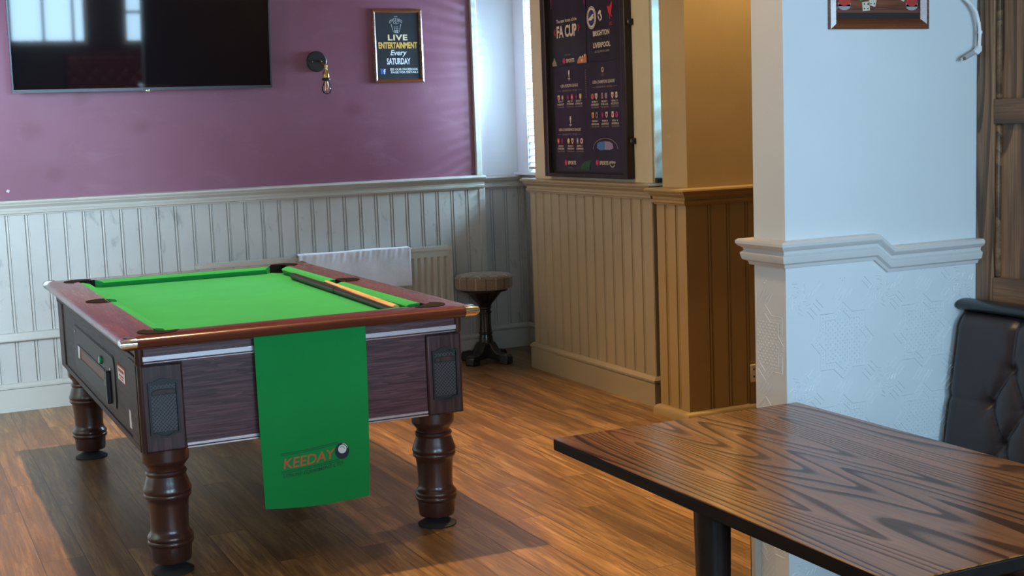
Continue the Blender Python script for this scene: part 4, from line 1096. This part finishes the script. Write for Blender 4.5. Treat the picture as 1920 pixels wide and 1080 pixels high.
# ------------------------------------------------------------------ stool
def stool():
    cx, cy = 3.505, 7.83
    t = thing('stool', (cx, cy, 0), 'low black pedestal stool with a brown check tweed seat', 'stool')
    MB().lathe([(.17, .487), (.182, .490), (.187, .500), (.187, .552), (.184, .563), (.176, .572), (.155, .578), (.10, .583), (.001, .585)], (cx, cy, 0), 64).build('seat', m_tweed, t, smooth=50)
    MB().tube([(cx+.1875*cos(a), cy+.1875*sin(a), .559) for a in [2*pi*k/48 for k in range(49)]], .003, 6).build('piping', m_tweed, t)
    MB().lathe([(.034, .30), (.038, .36), (.048, .385), (.062, .40), (.085, .425), (.105, .45), (.115, .462), (.150, .470), (.155, .487)], (cx, cy, 0), 40).build('seat_support', m_stoolblack, t)
    MB().lathe([(.047, .12), (.045, .16), (.040, .185), (.045, .190), (.045, .198), (.040, .203), (.037, .26), (.037, .32), (.043, .326), (.043, .334), (.037, .34), (.036, .35), (.043, .356), (.043, .364), (.036, .37), (.036, .40)], (cx, cy, 0), 36).build('column', m_stoolblack, t)
    for k in range(4):
        a = k*pi/2+.52; ca, sa = cos(a), sin(a)
        prof = [(.02, .03), (.02, .135), (.05, .135), (.062, .12), (.085, .085), (.10, .072), (.125, .068), (.14, .06), (.15, .066), (.172, .064), (.186, .05), (.188, .012), (.18, .0), (.12, .0), (.11, .03)]
        hw = .032
        fr = lambda u, v, d: (cx+u*ca-d*sa, cy+u*sa+d*ca, v)
        MB().prism(prof, fr, -hw, hw).build('leg', m_stoolblack, t, bevel=.005)
stool()

# ------------------------------------------------------------------ dining table
def dining_table():
    x0, x1, y0, y1, zt = 1.462, 2.205, 1.655, 2.885, .75
    t = thing('dining_table', ((x0+x1)/2, (y0+y1)/2, 0), 'dark wooden dining table with strong grain, in the right foreground', 'table')
    r_ = .008
    MB().box((x0, y0, zt-.003), (x1, y1, zt)).build('table_top', m_tabletop, t, bevel=.002)
    MB().box((x0, y0, zt-.030), (x1, y1, zt-.003)).build('table_edge', m_tableedge, t, bevel=.003)
    for xx in (x0+.050, x1-.050):
        for yy in (y0+.12, y1-.62):
            MB().lathe([(.020, 0), (.024, .01), (.031, .35), (.036, .55), (.0385, .70), (.0385, zt-.029)], (xx, yy, 0), 32).build('leg', m_tableleg, t)
dining_table()

# ------------------------------------------------------------------ tufted benches
def bench(name, org, ang, L, mat, rollmat, label, btn):
    """local: u along the back, d out of the wall, v up"""
    O = Vector(org); U = Vector((cos(ang), sin(ang), 0)); Dn = Vector((U.y, -U.x, 0))
    t = thing(name, O+U*L/2, label, 'bench')
    def fr(u, v, d): q = O+U*u+Dn*d; return (q.x, q.y, v)
    su, sv, u_, v_ = btn           # lattice spacing and one button position
    B = []; i = -2
    nodes = [(u_+su*a, v_+sv*b) for a in range(-3, int(L/su)+4) for b in range(-4, 4)]+[(u_+su*(a+.5), v_+sv*(b+.5)) for a in range(-3, int(L/su)+4) for b in range(-4, 4)]
    B = [p for p in nodes if .15 < p[0] < L-.04 and .47 < p[1] < .80]
    def depth(u, v):
        k = (v-.44)/.46
        lean = .165-.075*k                       # front face leans back
        e = min(u, L-u); edge = -.05*(1-min(1, e/.05))**3 - .03*(max(0, (v-.86)/.05))**2
        dip = 0
        for bu, bv in B:
            r2_ = (u-bu)**2+(v-bv)**2
            if r2_ < .02: dip = max(dip, .036*math.exp(-sqrt(r2_)/.022))
        # creases along the diamond sides
        cr = 0
        if v < v_+.004:
            a = (u-u_)/su; b = (v-v_)/sv
            s1 = abs((a+b)-round(a+b)); s2 = abs((a-b)-round(a-b))
            m = min(s1, s2); cr = .020*math.exp(-m/.13)*min(1, max(0, (u-.15)/.03))
            row = v_-sv/2; cr = max(cr, .010*math.exp(-abs(v-row)/.008)*(1 if u < .17 else 0))
        else:
            a = (u-u_)/su*2
            if v >= .80: aa = a
            else: aa = a
            best = min([abs(u-bu) for bu, bv in B if abs(bv-v_) < .01] or [9])
            cr = .016*math.exp(-best/.012)
        # one seam from the first button to the end
        return lean+edge-(dip**3+cr**3)**(1/3)
    nu, nv = max(40, int(L/.008)), 60
    v0, v1 = .44, .905
    front = MB(); w = nu+1
    vs = []; fs = []
    for j in range(nv+1):
        for i in range(nu+1):
            u = L*i/nu; v = v0+(v1-v0)*j/nv; vs.append(fr(u, v, depth(u, v)))
    o = len(vs)
    for j in range(nv+1):
        for i in (0, nu): vs.append(fr(L*i/nu, v0+(v1-v0)*j/nv, .0))
    fs = [(j*w+i, j*w+i+1, (j+1)*w+i+1, (j+1)*w+i) for j in range(nv) for i in range(nu)]
    for j in range(nv):
        fs.append((j*w, (j+1)*w, o+2*(j+1), o+2*j)); fs.append((j*w+nu, o+2*j+1, o+2*j+3, (j+1)*w+nu))
    fs.append(tuple(nv*w+i for i in range(nu+1))+(o+2*nv+1, o+2*nv)); fs.append(tuple(i for i in range(nu+1))[::-1]+(o, o+1))
    front.add(vs, fs); back = front.build('backrest', mat, t, smooth=70)
    for bu, bv in B:
        d = depth(bu, bv); cx, cy, cz = fr(bu, bv, d+.001)
        n = 12; q = MB(); vv = []
        for rr, dd in ((.011, 0), (.010, .004), (.005, .007)):
            for k in range(n): vv.append(fr(bu+rr*cos(2*pi*k/n), bv+rr*sin(2*pi*k/n), d+dd))
        q.add(vv, [(r_*n+k, r_*n+(k+1) % n, (r_+1)*n+(k+1) % n, (r_+1)*n+k) for r_ in range(2) for k in range(n)]+[tuple(range(2*n, 3*n))])
        q.build('button', mat, t, smooth=60)
    # top roll
    c = [(.052, .925), .022]
    rp = []
    vsr = []; fsr = []; n = 20
    for u in (-.002, 0.006, L-.006, L+.002):
        k_ = .7 if u in (-.002, L+.002) else 1
        for k in range(n): a = 2*pi*k/n; vsr.append(fr(u, .925+.018*k_*sin(a), .045+.040*k_*cos(a)))
    fsr = [(s*n+k, s*n+(k+1) % n, (s+1)*n+(k+1) % n, (s+1)*n+k) for s in range(3) for k in range(n)]+[tuple(range(n)), tuple(range(3*n, 4*n))]
    MB().add(vsr, fsr).build('top_roll', rollmat, t, smooth=60)
    # seat and plinth
    def sq(u0, u1, v0, v1, d0, d1):
        mb = MB(); mb.add([fr(u, v, d) for v in (v0, v1) for u, d in ((u0, d0), (u1, d0), (u1, d1), (u0, d1))], [(0, 3, 2, 1), (4, 5, 6, 7), (0, 1, 5, 4), (1, 2, 6, 5), (2, 3, 7, 6), (3, 0, 4, 7)]); return mb
    sq(0, L, .34, .455, .0, .56).build('seat', mat, t, bevel=.03)
    sq(0, L, 0, .345, .0, .50).build('plinth', m_tableedge, t)
    return t
# right hand bench: runs from the nib wall towards the camera, faces -x
bench('upholstered_bench', (XP-.004, 3.095, 0), -pi/2, 2.7, m_leather, m_roll, 'dark brown buttoned leather bench at the right edge', (.131, .22, .245, .758))
bench('upholstered_bench', (3.75, -1.49, 0), pi, 1.5, m_redleather, m_redleather, 'oxblood buttoned bench, seen only reflected in the television', (.18, .2, .236, .758))

# ------------------------------------------------------------------ small things on the walls
t = thing('wall_socket', (4.02, 5.597, .16), 'cream plastic socket low on the tan panelling beside the white wall', 'socket')
MB().box((3.985, 5.589, .165), (4.068, 5.602, .258)).build('plate', m_socket, t, bevel=.004)
for z in (.228, .19): MB().box((4.0, 5.586, z), (4.006, 5.590, z+.010)).build('slot', m_tableedge, t)

def game_picture():
    YF = 3.10; u0, u1, v0 = 2.493, 2.856, 1.760; v1 = v0+.45
    t = thing('framed_picture', ((u0+u1)/2, YF, v0), 'wood framed picture of dice and games on the white wall', 'framed picture')
    fr = lambda u, v, d: (u, YF-d, v)
    o = [(u0, v0), (u1, v0), (u1, v1), (u0, v1)]
    e = .014; md = [(u0+e, v0+e), (u1-e, v0+e), (u1-e, v1-e), (u0+e, v1-e)]
    e = .029; i = [(u0+e, v0+e), (u1-e, v0+e), (u1-e, v1-e), (u0+e, v1-e)]
    vs = [fr(*p, 0) for p in o]+[fr(*p, .014) for p in o]+[fr(*p, .020) for p in md]+[fr(*p, .009) for p in i]+[fr(*p, 0) for p in i]
    MB().add(vs, [(r_*4+a, r_*4+(a+1) % 4, (r_+1)*4+(a+1) % 4, (r_+1)*4+a) for r_ in range(4) for a in range(4)]).build('frame', m_frame_wood, t, smooth=0)
    p = MB().prism(i, fr, .001, .005).build('print', M('dark picture ground', (.03, .022, .02), .35), t)
    fp = lambda u, v, d: fr(u, v, d+.005)
    a, b = i[0]; c_, d_ = i[2]
    mt = wood('painted table boards', (.06, .015, .008), (.30, .07, .03), (.42, .13, .05), 'x', 6, 30, 3, .5)
    Q = lambda u0, u1, z0, z1: [(u0, z0), (u1, z0), (u1, z1), (u0, z1)]
    MB().prism([(a, b+.028), (c_, b+.028), (c_-.02, b+.070), (a+.02, b+.070)], fp, 0, .0006).build('painted_table', mt, p)
    MB().prism(Q(a, c_, b+.018, b+.027), fp, 0, .0006).build('painted_table', M('table front', (.16, .05, .03), .5), p)
    MB().prism(Q(a, c_, b+.070, d_), fp, 0, .0004).build('painted_wall', M('painted amber wall', (.20, .10, .05), .5), p)
    mg = M('painted grey', (.34, .34, .35), .5); mr = M('painted red', (.48, .04, .03), .5); mc = M('painted cream', (.66, .58, .44), .5)
    mgr = M('painted green', (.06, .20, .09), .5); mo = M('painted gold', (.55, .34, .09), .5)
    for cx in (a+.026, c_-.030):
        MB().prism(ell(cx, b+.036, .022, .011, 20), fp, 0, .0010).prism(Q(cx-.022, cx+.022, b+.036, b+.048), fp, 0, .0010).build('painted_counter', mg, p, smooth=0)
        MB().prism(ell(cx, b+.050, .022, .013, 20), fp, 0, .0016).build('painted_counter', mr, p, smooth=0)
    MB().prism([(a+.060, b+.070), (a+.085, b+.050), (a+.110, b+.062), (a+.105, b+.090), (a+.065, b+.090)], fp, 0, .0010).build('painted_box', mgr, p)
    MB().prism([(a+.066, b+.078), (a+.100, b+.070), (a+.100, b+.086), (a+.068, b+.090)], fp, 0, .0015).build('painted_box', mc, p)
    for cx, cz, rot in ((a+.104, b+.036, .1), (a+.128, b+.050, -.25)):
        s = .013
        MB().prism([(cx+s*(x*cos(rot)-y*sin(rot)), cz+s*(x*sin(rot)+y*cos(rot))) for x, y in ((-1, -1), (1, -1), (1, 1), (-1, 1))], fp, 0, .0020).build('painted_die', mc, p)
        pd = MB()
        for x, y in ((-.5, -.5), (.5, .5), (-.5, .5), (.5, -.5)): pd.prism(ell(cx+s*x, cz+s*y, .0022, .0022, 8), fp, .001, .0025)
        pd.build('painted_pips', m_black, p)
    MB().prism([(a+.150, b+.056), (a+.190, b+.056), (a+.182, b+.066), (a+.196, b+.090), (a+.144, b+.090), (a+.158, b+.066)], fp, 0, .0012).build('painted_cup', mo, p)
    MB().prism([(a+.215, b+.062), (a+.245, b+.050), (a+.262, b+.078), (a+.232, b+.092)], fp, 0, .0012).build('painted_card', mc, p)
    MB().prism(ell(a+.176, b+.13, .05, .035, 24), fp, 0, .0012).build('painted_bowl', mo, p)
    MB().prism([(a+.04, b+.10), (a+.09, b+.10), (a+.09, b+.19), (a+.04, b+.19)], fp, 0, .0012).build('painted_box', mgr, p)
game_picture()

t = thing('white_cable', (3.03, 3.08, 1.67), 'loose white cable with a clear plug hanging at the white wall edge', 'cable')
MB().tube([(2.960, 3.092, 2.4), (2.965, 3.085, 2.0), (2.992, 3.080, 1.845), (3.010, 3.076, 1.832), (3.028, 3.073, 1.808), (3.038, 3.072, 1.775), (3.041, 3.071, 1.745), (3.038, 3.071, 1.704)], .0052, 10).build('cable', m_whiteplastic, t)
MB().tube([(3.041, 3.071, 1.752), (3.041, 3.071, 1.744)], .0075, 10).build('cable_clip', m_whiteplastic, t)
MB().prism([(3.044, 1.708), (3.044, 1.692), (3.030, 1.681), (3.014, 1.690), (3.022, 1.698), (3.034, 1.708)], lambda u, v, d: (u, 3.071-d, v), -.007, .007).build('elbow_plug', m_whiteplastic, t, bevel=.002)
MB().tube([(3.016, 3.071, 1.688), (2.980, 3.071, 1.672)], .0075, 10).build('connector', M('clear grey plastic', (.42, .43, .45), .25), t)
MB().tube([(2.985, 3.071, 1.674), (2.970, 3.071, 1.668)], .0055, 10).build('connector_tip', m_chrome, t)
